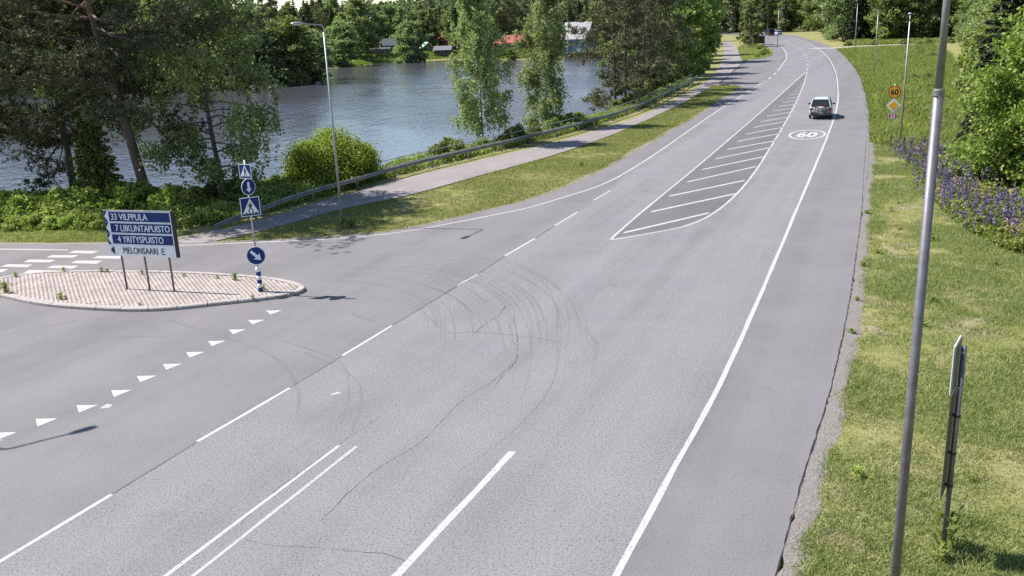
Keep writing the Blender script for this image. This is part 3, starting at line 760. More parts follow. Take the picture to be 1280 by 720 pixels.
# ---- crossing and keep-right signs on one post at the island's tip
sp = thing('crossing_sign_post', 'post with pedestrian crossing signs, round blue signs and a blue striped sleeve', 'sign', (-8.98, 31.22, 0.10))
mb = MB(); mb.tube([(0, 0, -0.02), (0, 0, 4.72)], 0.03, 10); mb.build('pole', M['galv'], sp, True)
for k in range(6):
    mb = MB(); mb.tube([(0, 0, 0.03 + k * 0.145), (0, 0, 0.03 + k * 0.145 + 0.144)], 0.085, 14); mb.build('sleeve_band', M['signblue' if k % 2 == 0 else 'signwhite'], sp, True)
def facing(deg):      # face normal: degrees from the direction of the camera (-Y), positive to the east
    a = math.radians(deg); n = Vector((math.sin(a), -math.cos(a), 0)); return n
def face_m(n, c, out):
    z = n; y = Vector((0, 0, 1)); x = y.cross(z); m = Matrix((x, y, z)).transposed().to_4x4(); m.translation = Vector(c) + n * out; return m
def walker(parent, m):
    mb = MB()
    t = [(-.20, -.19), (.20, -.19), (0, .21)]; mb.prism([(a * 1.05, b) for a, b in t], 0.0, 0.002, m); mb.build('triangle', M['signwhite'], parent)
    mb = MB(); m2 = m @ Matrix.Translation((0, 0, 0.003))
    mb.prism([(0.022 * math.cos(a) + .0, 0.022 * math.sin(a) + .095) for a in np.linspace(0, 6.28, 11)[:-1]], 0, 0.002, m2)
    mb.prism([(-.032, .06), (.028, .065), (.026, -.03), (-.026, -.03)], 0, 0.002, m2)
    mb.prism([(-.026, -.03), (.004, -.03), (-.045, -.15), (-.075, -.15)], 0, 0.002, m2)
    mb.prism([(-.002, -.031), (.026, -.031), (.075, -.15), (.045, -.15)], 0, 0.0021, m2)
    mb.prism([(.028, .06), (.075, -.005), (.062, -.012), (.02, .035)], 0, 0.0022, m2)
    mb.prism([(-.03, .06), (-.075, .0), (-.062, -.01), (-.025, .03)], 0, 0.0023, m2)
    for i in range(4): mb.prism([(-.15 + i * .085, -.185), (-.10 + i * .085, -.185), (-.09 + i * .085, -.160), (-.14 + i * .085, -.160)], 0, 0.0024, m2)
    mb.build('walking_figure', M['black'], parent)
def square_sign(zc, deg, w, off=0.045):
    n = facing(deg); mb = MB(); mb.prism([(-w / 2, -w / 2), (w / 2, -w / 2), (w / 2, w / 2), (-w / 2, w / 2)], -0.012, 0, face_m(n, (0, 0, zc), off))
    p = mb.build('crossing_panel', M['signwhite'], sp)
    q = w / 2 - 0.022
    mb = MB(); mb.prism([(-q, -q), (q, -q), (q, q), (-q, q)], 0.0004, 0.002, face_m(n, (0, 0, zc), off)); mb.build('field', M['signblue'], p)
    walker(p, face_m(n, (0, 0, zc + 0.01), off + 0.003) @ Matrix.Diagonal((w / 0.5, w / 0.5, 1, 1)))
def round_sign(name, zc, deg, r, bg, rim, off=0.045, parent=None, sxy=1.0):
    par = sp if parent is None else parent
    n = facing(deg); c = [(r * math.cos(a) * sxy, r * math.sin(a)) for a in np.linspace(0, 2 * math.pi, 29)[:-1]]
    mb = MB(); mb.prism(c, -0.012, 0, face_m(n, (0, 0, zc), off)); p = mb.build(name, M[rim], par)
    k = 0.93 if rim == 'signwhite' else 0.84
    mb = MB(); mb.prism([(x * k, y * k) for x, y in c], 0.0004, 0.002, face_m(n, (0, 0, zc), off)); mb.build('field', M[bg], p)
    return p, face_m(n, (0, 0, zc), off + 0.004)
square_sign(4.33, -22, 0.50)
square_sign(3.10, 24, 0.66)
p, m = round_sign('path_panel', 3.79, 52, 0.29, 'signblue', 'signwhite')
mb = MB(); mb.prism([(-.045, .17), (-.045, -.06), (-.115, -.06), (0, -.20), (.115, -.06), (.045, -.06), (.045, .17)], 0, .002, m); mb.build('arrow', M['signwhite'], p)
p, m = round_sign('keep_right_panel', 1.34, 6, 0.335, 'signblue', 'signwhite')
mr = m @ Matrix.Rotation(math.radians(45), 4, 'Z')
mb = MB(); mb.prism([(-.05, .24), (-.05, -.04), (-.15, -.02), (0, -.235), (.15, -.02), (.05, -.04), (.05, .24)], 0, .002, mr); mb.build('arrow', M['signwhite'], p)

# ---- speed limit, priority road and road number signs on one post in the verge
vs = thing('speed_limit_post', 'verge post with yellow 60 disc, yellow diamond and red road number plate', 'sign', (25.69, 60.63, hz(25.69, 60.63)))
mb = MB(); mb.tube([(0, 0, -0.05), (0, 0, 4.1)], 0.032, 10); mb.build('pole', M['galv'], vs, True)
p, m = round_sign('speed_panel', 3.58, -22, 0.40, 'signyellow', 'signred', 0.05, vs)
me = text_mesh('60', 0.50, 0.018, 'CENTER'); place_mesh('lettering', me, M['black'], p, m @ Matrix.Translation((0, -0.175, 0)))
n = facing(-22); r = 0.47
for rr, nm, mt, o_ in ((r, 'priority_panel', 'signwhite', 0.05), (r * 0.68, 'field', 'signyellow', 0.064)):
    mb = MB(); mb.prism([(-rr, 0), (0, -rr), (rr, 0), (0, rr)], -0.012, 0, face_m(n, (0, 0, 2.70), o_))
    p = mb.build(nm, M[mt], vs if nm != 'field' else p)
mb = MB(); mb.prism([(-.26, -.18), (.26, -.18), (.26, .18), (-.26, .18)], -0.012, 0, face_m(n, (0, 0, 2.03), 0.05)); p = mb.build('number_panel', M['signwhite'], vs)
mb = MB(); mb.prism([(-.235, -.155), (.235, -.155), (.235, .155), (-.235, .155)], 0.0004, 0.002, face_m(n, (0, 0, 2.03), 0.05)); mb.build('field', M['signred'], p)
me = text_mesh('23', 0.32, 0.012, 'CENTER'); place_mesh('lettering', me, M['signwhite'], p, face_m(n, (0, 0, 2.03 - 0.115), 0.054))

# ---- sign seen edge on in the near verge
es = thing('edge_on_sign', 'two sheet signs clamped on a steel post, seen almost edge on, shadow in grass', 'sign', (7.14, 13.49, hz(7.14, 13.49)))
mb = MB(); mb.tube([(0, 0, -0.1), (0, 0, 3.82)], 0.042, 12); mb.build('pole', M['galv_dull'], es, True)
bear = math.radians(34.5); bd = Vector((math.sin(bear), math.cos(bear), 0)); bn = Vector((-bd.y, bd.x, 0))
def sheet(z0, z1, w, off, t, mats, name):
    c = bn * off - bd * 0.02
    mb = MB()
    ring_ = [c + bd * (-w / 2), c + bd * (w / 2), c + bd * (w / 2) + bn * t, c + bd * (-w / 2) + bn * t]
    mb.add([(*p.xy, z0) for p in ring_] + [(*p.xy, z1) for p in ring_], [(3, 2, 1, 0), (4, 5, 6, 7), (0, 1, 5, 4), (1, 2, 6, 5), (2, 3, 7, 6), (3, 0, 4, 7)])
    return mb.build(name, mats, es)
sheet(3.08, 3.90, 0.62, 0.075, 0.02, M['steel_dark'], 'upper_panel')  # dark steel colour stands for the shaded back of the sheet
sheet(3.085, 3.895, 0.615, 0.097, 0.014, M['white'], 'sign_face')
sheet(1.22, 3.04, 0.58, 0.075, 0.012, plain('shaded_sheet_back', (0.11, 0.085, 0.075), 0.6, 0.3), 'lower_panel')  # shade on the back is put into this dark brown
for z in (3.72, 3.12, 2.62, 1.95, 1.36):
    mb = MB(); mb.box((bn.x * 0.035, bn.y * 0.035, z), (0.05, 0.12, 0.035), math.atan2(bn.y, bn.x) - math.pi / 2)
    mb.tube([(0, 0, z - 0.02), (0, 0, z + 0.02)], 0.052, 12)
    mb.build('clamp', M['trim' if z < 3 else 'galv'], es)

# ---- lamp posts
def lamp_post(label, loc, h, arm, r0=0.085, r1=0.05, group=None, collar=None, zc=0.0, mat='galv', rise=0.18):
    t = thing('street_lamp', label, 'street lamp', (loc[0], loc[1], zc), 0, group)
    a = Vector((arm[0], arm[1], 0)); al = a.length; ad = a.normalized()
    if collar:
        mb = MB(); mb.tube([(0, 0, -0.1), (0, 0, collar)], [r0, r0 * 0.93], 16); mb.build('lower_pole', M[mat], t, True)
        mb = MB(); mb.tube([(0, 0, collar - 0.05), (0, 0, collar + 0.015), (0, 0, collar + 0.03)], [r0 * 1.06, r0 * 1.06, r1 * 1.02], 16); mb.build('collar', M['steel_dark'], t)
        mb = MB(); mb.tube([(0, 0, collar + 0.04), (0, 0, h - 0.3)], [r1, r1 * 0.85], 14); mb.build('upper_pole', M['steel_dark'], t, True)
        r1 = r1 * 0.85
    else:
        mb = MB(); mb.tube([(0, 0, -0.1), (0, 0, h * 0.5), (0, 0, h - 0.3)], [r0, (r0 + r1) / 2, r1], 12); mb.build('pole', M[mat], t, True)
    pts = [Vector((0, 0, h - 0.32)), Vector((0, 0, h - 0.1)), ad * 0.12 + Vector((0, 0, h)), ad * (al * 0.55) + Vector((0, 0, h + rise * 0.6)), ad * (al - 0.45) + Vector((0, 0, h + rise))]
    mb = MB(); mb.tube(pts, [r1, r1 * 0.95, r1 * 0.85, r1 * 0.75, r1 * 0.75], 10); mb.build('arm', M[mat], t, True)
    e = ad * (al - 0.5) + Vector((0, 0, h + rise)); side = Vector((-ad.y, ad.x, 0))
    mb = MB(); vsx, fsx = [], []
    for k, (s, w, hh) in enumerate(((0, .05, .045), (0.12, .10, .065), (0.42, .135, .075), (0.60, .10, .05), (0.66, .04, .02))):
        for q_ in range(10):
            an = 2 * math.pi * q_ / 10
            p = e + ad * s + side * (w * math.cos(an)) + Vector((0, 0, hh * math.sin(an) * (1 if math.sin(an) > 0 else 0.6)))
            vsx.append(p)
    for k in range(4):
        for q_ in range(10): fsx.append((k * 10 + q_, k * 10 + (q_ + 1) % 10, (k + 1) * 10 + (q_ + 1) % 10, (k + 1) * 10 + q_))
    fsx += [tuple(reversed(range(10))), tuple(range(40, 50))]
    mb.add(vsx, fsx); hd = mb.build('lamp_head', M['galv'], t, True)
    mb = MB(); c = e + ad * 0.33 - Vector((0, 0, 0.05)); mb.box(c, (0.32, 0.16, 0.03), math.atan2(ad.y, ad.x)); mb.build('lens', M['signwhite'], hd)
    return t
lamp_post('slim steel street lamp on the grass strip by the round willow', (-7.92, 42.27), 9.25, (-0.95, -1.55), 0.065, 0.038, zc=-0.06, rise=0.1)
lamp_post('thick weathered street lamp post with a collar in the mown verge', (4.93, 10.45), 10.2, (-1.7, 0.7), 0.060, 0.044, collar=8.1, zc=-0.06, mat='galv_dull')
lamp_post('street lamp behind the yellow 60 sign in the meadow verge', (26.56, 61.17), 8.3, (0.25, 0.62), 0.06, 0.038, zc=hz(26.56, 61.17))
lamp_post('street lamp in the meadow verge between 60 sign and gravel road', (47.95, 119.92), 8.3, (0.22, 0.6), 0.065, 0.04, zc=hz(47.95, 119.9))
lamp_post('street lamp standing by the mouth of the gravel road', (67.08, 177.69), 9.3, (0.2, 0.6), 0.08, 0.05, zc=hz(67.08, 177.7))
lamp_post('street lamp on the grass tip beside the bus shelter', (71.5, 243.0), 9.3, (1.3, 0.3), 0.09, 0.05, zc=-0.06)
lamp_post('street lamp by the side road, only its shadow reaches the asphalt', (-18.6, 21.2), 9.25, (1.35, 1.05), 0.085, 0.045, zc=0.0)
# wooden pole by the gravel road
wp = thing('utility_pole', 'tall wooden utility pole with pale marker beyond the gravel road', 'pole', (107, 250, hz(107, 250)))
mb = MB(); mb.tube([(0, 0, -0.3), (0, 0, 13)], [0.16, 0.11], 9); mb.build('shaft', M['wood_pole'], wp, True)
mb = MB(); mb.tube([(0, 0, 0.2), (0, 0, 1.1)], 0.22, 9); mb.build('marker', M['signwhite'], wp, True)
mb = MB(); mb.tube([(0, 0, 1.12), (0, 0, 1.7)], 0.215, 9); mb.build('marker', M['signyellow'], wp, True)
wp2 = thing('utility_pole', 'thin wooden utility pole against the wood behind the gravel road', 'pole', (96, 262, hz(96, 262)))
mb = MB(); mb.tube([(0, 0, -0.3), (0, 0, 8.5)], [0.13, 0.09], 9); mb.build('shaft', M['wood_pole'], wp2, True)
mb = MB(); mb.box((0, 0, 8.1), (1.2, 0.1, 0.12)); mb.build('cross_arm', M['wood_pole'], wp2)

# ---- guard rail along the cycle path, pedestrian railing behind it
gl = smooth_line(GL([(268, 284), (290, 278.5), (325, 270.5), (360, 262), (400, 249.5), (440, 238), (514, 216), (600, 195), (700, 170.5), (760, 152.5), (800, 138.5), (840, 119), (862, 107), (872, 101)]), 0.5)
grail = thing('guard_rail', 'long grey steel guard rail with posts along the cycle path', 'guard rail', (gl[0][0], gl[0][1], 0))
def beam(P, zb, name, mat, parent, prof, origin, drop=0):
    N = normals2(P); vs_, fs_ = [], []
    k = len(prof)
    for i, p in enumerate(P):
        dz = -drop * max(0, 1 - i / 10) ** 1.2
        for (o, z) in prof:
            c = p + N[i] * o; vs_.append((c[0] - origin[0], c[1] - origin[1], zb + z + dz))
    for i in range(len(P) - 1):
        for j in range(k):
            fs_.append((i * k + j, i * k + (j + 1) % k, (i + 1) * k + (j + 1) % k, (i + 1) * k + j))
    fs_ += [tuple(reversed(range(k))), tuple((len(P) - 1) * k + j for j in range(k))]
    mb = MB(); mb.add(vs_, fs_); return mb.build(name, mat, parent)
wprof = [(0.0, -0.125), (-0.05, -0.095), (-0.05, -0.05), (0.0, -0.015), (0.0, 0.015), (-0.05, 0.05), (-0.05, 0.095), (0.0, 0.125), (0.006, 0.125), (0.006, -0.125)]
beam(gl, 0.56, 'rail_beam', M['rail'], grail, wprof, gl[0], 0.55)
Ng = normals2(gl)
for i in range(6, len(gl), 8):
    p = gl[i] + Ng[i] * 0.09 - gl[0]; an = math.atan2(Ng[i][1], Ng[i][0])
    mb = MB(); mb.box((p[0], p[1], 0.22), (0.12, 0.07, 0.98), an); mb.build('post', M['steel_dark'], grail)
pr_line = gl[24:] + Ng[24:] * 0.75
prl = thing('pedestrian_railing', 'thin steel railing with two bars on the lake side of the guard rail', 'railing', (pr_line[0][0], pr_line[0][1], 0))
for z in (0.55, 0.98):
    mb = MB(); mb.tube([(p[0] - pr_line[0][0], p[1] - pr_line[0][1], z) for p in pr_line[::3]], 0.028, 6); mb.build('bar', M['galv'], prl, True)
for i in range(0, len(pr_line), 5):
    p = pr_line[i] - pr_line[0]
    mb = MB(); mb.tube([(p[0], p[1], -0.9), (p[0], p[1], 0.995)], 0.028, 6); mb.build('post', M['galv'], prl)

# ---- bus shelter and sign near the far bend
bs_ = thing('bus_shelter', 'small grey bus shelter with glass sides beside the far bend', 'bus shelter', (72.0, 262, -0.02), -0.3)
for x in (-1.4, 1.4):
    for y in (-0.6, 0.6):
        mb = MB(); mb.tube([(x, y, 0), (x, y, 2.4)], 0.05, 8); mb.build('post', M['steel_dark'], bs_)
mb = MB(); mb.box((0, 0, 2.46), (3.3, 1.7, 0.12)); mb.build('roof', M['galv'], bs_)
mb = MB(); mb.box((0, -0.6, 1.25), (2.7, 0.03, 2.0)); mb.build('glass_wall', M['glass'], bs_)
mb = MB(); mb.box((-1.4, 0, 1.25), (0.03, 1.1, 2.0)); mb.build('glass_wall', M['glass'], bs_)
mb = MB(); mb.box((0, 0.1, 0.45), (2.2, 0.4, 0.06)); mb.box((-0.8, 0.1, 0.22), (0.06, 0.35, 0.42)); mb.box((0.8, 0.1, 0.22), (0.06, 0.35, 0.42)); mb.build('bench', M['wood_pole'], bs_)

# ================================================================ VEHICLES
def make_car(label, loc, rz, paint, carrier=False, L=4.45, W=1.84, Ht=1.64):
    t = thing('car', label, 'car', loc, rz)
    hw = W / 2
    # lower body: rings of (y, half width, bottom, belt height)
    ys_ = [-2.20, -2.12, -1.7, -0.9, 0.0, 0.7, 1.3, 1.9, 2.15, 2.24]
    ws_ = [0.80, 0.88, 0.92, 0.92, 0.92, 0.92, 0.91, 0.87, 0.78, 0.66]
    bt_ = [0.42, 0.32, 0.24, 0.22, 0.22, 0.22, 0.22, 0.24, 0.30, 0.40]
    tp_ = [0.92, 1.02, 1.04, 1.04, 1.02, 1.01, 0.97, 0.90, 0.78, 0.66]
    vs_, fs_ = [], []
    for y, w, b, tz_ in zip(ys_, ws_, bt_, tp_):
        w = w * hw / 0.92
        vs_ += [(-w * .86, y, b), (-w * .98, y, b + .12), (-w, y, (b + tz_) / 2), (-w * .97, y, tz_ - .10), (-w * .90, y, tz_), (0, y, tz_ + .03), (w * .90, y, tz_), (w * .97, y, tz_ - .10), (w, y, (b + tz_) / 2), (w * .98, y, b + .12), (w * .86, y, b)]
    k = 11
    for i in range(len(ys_) - 1):
        for j in range(k): fs_.append((i * k + j, (i + 1) * k + j, (i + 1) * k + (j + 1) % k, i * k + (j + 1) % k))
    fs_ += [tuple(range(k)), tuple(reversed(range((len(ys_) - 1) * k, len(ys_) * k)))]
    mb = MB(); mb.add(vs_, fs_); mb.build('body', paint, t, True)
    # cabin: pillars and roof
    def cab(y, w0, z): return [(-w0, y, z), (w0, y, z)]
    rB, rT, fT, fB = -2.02, -1.72, 0.35, 1.15
    zb_, zt2 = 1.00, Ht - 0.02
    wb, wt = hw * 0.90, hw * 0.70
    mb = MB()
    roof = [(-wt, rT, zt2), (wt, rT, zt2), (wt, fT, zt2), (-wt, fT, zt2)]
    mid = [(-wt * .8, rT + .15, zt2 + .05), (wt * .8, rT + .15, zt2 + .05), (wt * .8, fT - .2, zt2 + .05), (-wt * .8, fT - .2, zt2 + .05)]
    mb.add(roof + mid, [(4, 5, 6, 7), (0, 1, 5, 4), (1, 2, 6, 5), (2, 3, 7, 6), (3, 0, 4, 7)])
    for sx in (-1, 1):
        for (y0, y1) in ((rB, rT), (fB, fT)):
            mb.tube([(sx * wb, y0, zb_ - .02), (sx * wt, y1, zt2)], 0.055, 6)
        mb.tube([(sx * wb, -0.45, zb_ - .02), (sx * wt, -0.45, zt2)], 0.05, 6)
        mb.tube([(sx * wt, rT, zt2 + .01), (sx * wt, fT, zt2 + .01)], 0.045, 6)
    mb.build('roof', paint, t)
    e = 0.012
    def pane(name, pts):
        mb = MB(); mb.add(pts, [tuple(range(len(pts)))]); mb.build(name, M['glass'], t)
    pane('rear_window', [(-wb + e, rB, zb_), (wb - e, rB, zb_), (wt - e, rT, zt2), (-wt + e, rT, zt2)])
    pane('windscreen', [(wb - e, fB, zb_), (-wb + e, fB, zb_), (-wt + e, fT, zt2), (wt - e, fT, zt2)])
    for sx in (-1, 1):
        pts = [(sx * (wb - e), rB, zb_), (sx * (wb - e), fB, zb_), (sx * (wt - e), fT, zt2), (sx * (wt - e), rT, zt2)]
        pane('side_window', pts if sx < 0 else pts[::-1])
    for sx in (-1, 1):
        mb = MB(); mb.box((sx * hw * 0.80, -2.17, 0.86), (0.24, 0.10, 0.20)); mb.build('tail_light', M['lamp_red'], t)
        mb = MB(); mb.box((sx * (hw + .09), 0.82, 1.03), (0.20, 0.11, 0.13)); mb.build('mirror', M['trim'], t)
        mb = MB(); mb.tube([(sx * wt * .92, rT + .1, zt2 + .09), (sx * wt * .92, fT - .1, zt2 + .09)], 0.02, 6); mb.build('roof_rail', M['trim'], t)
    mb = MB(); mb.box((0, -2.19, 0.46), (W * .86, 0.16, 0.26)); mb.build('bumper', M['trim'], t)
    mb = MB(); mb.box((0, -2.283, 0.56), (0.52, 0.015, 0.12)); mb.build('number_plate', M['signwhite'], t)
    for sx in (-1, 1):
        for y in (-1.38, 1.38):
            w_ = empty('wheel', (sx * (hw - 0.10), y, 0.33)); w_.parent = t
            mb = MB(); mb.ring((0, 0, 0), 0.245, 0.088, 'x', 24, 8, 1.15); mb.build('tyre', M['tyre'], w_, True)
            mb = MB(); mb.tube([(-0.07, 0, 0), (0.07, 0, 0)], 0.19, 16); mb.build('rim', M['rim'], w_)
    if carrier:
        mb = MB()
        for sx in (-.45, .45):
            mb.tube([(sx, -2.25, 0.42), (sx, -2.72, 0.46)], 0.025, 6); mb.tube([(sx, -2.30, 0.42), (sx, -2.34, 1.18)], 0.022, 6)
        mb.tube([(-.75, -2.48, 0.47), (.75, -2.48, 0.47)], 0.03, 6); mb.tube([(-.75, -2.68, 0.47), (.75, -2.68, 0.47)], 0.03, 6); mb.tube([(-.5, -2.34, 1.18), (.5, -2.34, 1.18)], 0.022, 6)
        mb.build('bicycle_carrier', M['trim'], t)
        mb = MB(); mb.box((0, -2.74, 0.42), (1.2, 0.03, 0.10)); mb.build('light_board', M['trim'], t)
    return t
def make_bike(label, M0, flip, paint):
    t = thing('bicycle', label, 'bicycle'); t.matrix_world = M0
    s = -1 if flip else 1
    A, B, C, D, E_ = Vector((-.50 * s, 0, .34)), Vector((.52 * s, 0, .34)), Vector((-.06 * s, 0, .32)), Vector((-.20 * s, 0, .86)), Vector((.38 * s, 0, .84))
    for c in (A, B):
        w_ = empty('wheel', c); w_.parent = t
        mb = MB(); mb.ring((0, 0, 0), 0.31, 0.034, 'y', 22, 6); mb.build('tyre', M['tyre'], w_, True)
        mb = MB()
        for a in np.linspace(0, math.pi, 7)[:-1]: mb.tube([(.30 * math.cos(a), 0, .30 * math.sin(a)), (-.30 * math.cos(a), 0, -.30 * math.sin(a))], 0.004, 4)
        mb.ring((0, 0, 0), 0.285, 0.012, 'y', 22, 5); mb.build('rim', M['rim'], w_)
    mb = MB()
    for p_, q_ in ((A, C), (A, D), (C, D), (C, E_), (D, E_), (E_, B)): mb.tube([p_, q_], 0.020, 6)
    mb.build('frame', paint, t)
    mb = MB(); mb.tube([E_, E_ + Vector((-.03 * s, 0, .16))], 0.016, 6); mb.tube([E_ + Vector((.02 * s, -.27, .17)), E_ + Vector((-.03 * s, 0, .16)), E_ + Vector((.02 * s, .27, .17))], 0.014, 6); mb.build('handlebar', M['trim'], t)
    mb = MB(); mb.tube([D, D + Vector((-.02 * s, 0, .12))], 0.014, 6); mb.box(D + Vector((-.03 * s, 0, .14)), (.26, .13, .05)); mb.build('saddle', M['trim'], t)
    return t
cl_, cr_ = G(1007.8, 150), G(1037.6, 150)
cc = (cl_ + cr_) / 2 + np.array([math.sin(ROAD_ANG), math.cos(ROAD_ANG)]) * 2.6
car_rz = -math.radians(20.5)
make_car('silver car with two bicycles on its tail, driving up the road', (cc[0], cc[1], 0.006), car_rz, M['car_paint'], True)
CM = Matrix.Translation((cc[0], cc[1], 0.006)) @ Matrix.Rotation(car_rz, 4, 'Z')
make_bike('red bicycle nearer the tailgate on the car carrier', CM @ Matrix.Translation((0, -2.48, 0.50)) @ Matrix.Scale(0.92, 4), False, M['bike_red'])
make_bike('black bicycle outermost on the car carrier', CM @ Matrix.Translation((0.03, -2.68, 0.50)) @ Matrix.Scale(0.92, 4), True, M['trim'])
make_car('pale blue car on the far bend of the road', (103.2, 352, 0.006), 0.3, M['car_blue'])
# dark van far up the road
van = thing('van', 'dark blue van with red rear lights at the far bend', 'van', (98.2, 344, 0.006), 0.05)
mb = MB()
sec = [(-2.5, .95, .35, 2.45), (-2.45, 1.0, .3, 2.55), (1.3, 1.0, .3, 2.6), (1.9, .98, .3, 1.75), (2.5, .94, .32, 1.30), (2.65, .85, .4, .9)]
vs_, fs_ = [], []
for y, w, b, tz_ in sec: vs_ += [(-w, y, b), (-w, y, (b + tz_) / 2), (-w * .9, y, tz_), (w * .9, y, tz_), (w, y, (b + tz_) / 2), (w, y, b)]
for i in range(len(sec) - 1):
    for j in range(6): fs_.append((i * 6 + j, (i + 1) * 6 + j, (i + 1) * 6 + (j + 1) % 6, i * 6 + (j + 1) % 6))
fs_ += [tuple(range(6)), tuple(reversed(range((len(sec) - 1) * 6, len(sec) * 6)))]
mb.add(vs_, fs_); mb.build('body', M['van_paint'], van)
mb = MB(); mb.box((0, -2.52, 1.85), (1.5, 0.04, 0.8)); mb.build('rear_window', M['glass'], van)
mb = MB(); mb.box((0, -2.55, 0.5), (1.9, 0.14, 0.3)); mb.build('bumper', M['lamp_red'], van)
for sx in (-1, 1):
    mb = MB(); mb.box((sx * .86, -2.52, 1.0), (0.2, 0.06, 0.6)); mb.build('tail_light', M['lamp_red'], van)
    for y in (-1.6, 1.7):
        mb = MB(); mb.ring((sx * .88, y, 0.34), 0.25, 0.09, 'x', 18, 6, 1.1); mb.build('wheel', M['tyre'], van)

# ================================================================ HOUSES ACROSS THE LAKE
def house(name, label, loc, rz, w, d, hw, hr, wall, roof, windows=3, door=True, chimney=True, hip=0.0, cat='house', over=0.4):
    """ridge along local x; the face at -y looks towards the lake"""
    t = thing(name, label, cat, loc, rz)
    mb = MB(); x, y = w / 2, d / 2
    vs_ = [(-x, -y, -1.2), (x, -y, -1.2), (x, y, -1.2), (-x, y, -1.2), (-x, -y, hw), (x, -y, hw), (x, y, hw), (-x, y, hw)]
    fs_ = [(0, 1, 5, 4), (2, 3, 7, 6)]
    if hip: fs_ += [(1, 2, 6, 5), (3, 0, 4, 7)]
    else: vs_ += [(x, 0, hw + hr - 0.05), (-x, 0, hw + hr - 0.05)]; fs_ += [(1, 2, 6, 8, 5), (3, 0, 4, 9, 7)]
    mb.add(vs_, fs_); mb.build('wall', wall, t)
    o = over; sl = hr / y; zo = hw - o * sl
    xr = x + o - hip
    mb = MB()
    lo = [(-x - o, -y - o, zo), (x + o, -y - o, zo), (xr, 0, hw + hr), (-xr, 0, hw + hr), (x + o, y + o, zo), (-x - o, y + o, zo)]
    th_ = 0.16
    vs_ = [(a, b, c + th_) for a, b, c in lo] + lo
    fs_ = [(0, 1, 2, 3), (4, 5, 3, 2), (9, 8, 7, 6), (8, 9, 11, 10), (0, 6, 7, 1), (4, 10, 11, 5), (1, 7, 8, 2), (2, 8, 10, 4), (5, 11, 9, 3), (3, 9, 6, 0)]
    if hip: fs_ += [(1, 4, 2), (5, 0, 3)]
    mb.add(vs_, fs_); rf = mb.build('roof', roof, t)
    if chimney:
        mb = MB(); mb.box((w * 0.12, 0.1, hw + hr + 0.35), (0.7, 0.7, 1.3)); mb.build('chimney', M['wall_brown'], rf)
    for k in range(windows):
        cx = -x + (k + 0.6) * w / (windows + (0.6 if door else 0.2))
        mb = MB(); mb.box((cx, -y - 0.03, hw * 0.58), (1.15, 0.10, 1.25)); f = mb.build('window', M['wall_white'], t)
        for s in (-1, 1):
            mb = MB(); mb.box((cx + s * 0.265, -y - 0.088, hw * 0.58), (0.47, 0.02, 1.05)); mb.build('pane', M['glass'], f)
    for sx in (-1, 1):
        mb = MB(); mb.box((sx * (x + 0.03), -d * 0.1, hw * 0.58), (0.10, 1.1, 1.2)); f = mb.build('window', M['wall_white'], t)
        mb = MB(); mb.box((sx * (x + 0.088), -d * 0.1, hw * 0.58), (0.02, 0.95, 1.05)); mb.build('pane', M['glass'], f)
        if not hip and hr > 2:
            mb = MB(); mb.box((sx * (x + 0.03), 0, hw + hr * 0.35), (0.10, 1.1, 1.1)); f = mb.build('window', M['wall_white'], t)
            mb = MB(); mb.box((sx * (x + 0.088), 0, hw + hr * 0.35), (0.02, 0.95, 0.95)); mb.build('pane', M['glass'], f)
    if door:
        mb = MB(); mb.box((x - 1.2, -y - 0.03, 1.0), (1.0, 0.08, 2.1)); dr = mb.build('door', M['wall_dark'], t)
        mb = MB(); mb.box((x - 0.85, -y - 0.09, 1.0), (0.05, 0.05, 0.2)); mb.build('handle', M['galv'], dr)
    return t
def hp_(u, v, z): g = G(u, v, z); return (g[0], g[1], z)
h1 = house('house', 'pale grey roofed two storey house with white front by the water', hp_(724, 61.5, -0.1), math.radians(-28), 8.2, 8.6, 3.4, 4.6, M['wall_teal'], M['roof_grey'], 2)
mb = MB(); mb.box((-0.6, -2.4, 5.6), (1.5, 2.0, 1.0)); mb.build('dormer', M['wall_white'], h1)
mb = MB(); mb.box((-2.6, -5.2, 1.35), (3.0, 1.9, 2.7)); mb.build('porch', M['wall_white'], h1)
house('house', 'low brown house with a red hipped roof near the beach', hp_(643, 63.0, -0.1), math.radians(6), 13.5, 8.5, 2.5, 2.2, M['wall_brown'], M['roof_red'], 4, True, True, 3.8)
house('house', 'brown house with a red and grey roof beside a dark spruce', hp_(563, 60.5, -0.1), math.radians(-62), 8.0, 7.0, 3.2, 3.2, M['wall_brown'], M['roof_red'], 2)
house('shed', 'small brown shed with pale green gable roof near the water', hp_(534, 67, -0.6), math.radians(-70), 4.0, 3.4, 2.2, 1.6, M['wall_brown'], M['roof_green'], 1, False, False, cat='shed')
house('shed', 'low brown boat shed with a grey roof at the shore', hp_(555, 69, -0.9), math.radians(-12), 5.6, 4.0, 1.8, 1.1, M['wall_brown'], M['roof_grey'], 2, False, False, cat='shed')
house('shed', 'long dark flat shed on the lawn across the lake', hp_(472, 69, -0.6), math.radians(8), 8.6, 4.0, 2.1, 0.35, M['wall_dark'], M['wall_dark'], 2, False, False, cat='shed')
house('cottage', 'brown cottage with a dark roof between birches across the lake', hp_(489, 65, -0.2), math.radians(14), 8, 6, 2.6, 2.2, M['wall_brown'], M['wall_dark'], 3, True, False, cat='cottage')
house('house', 'pale house half hidden behind birches across the lake', hp_(462, 64, -0.1), math.radians(-20), 7, 6.5, 3.2, 3.4, plain('beige_boards', (0.42, 0.33, 0.27), 0.8), M['wall_dark'], 2)
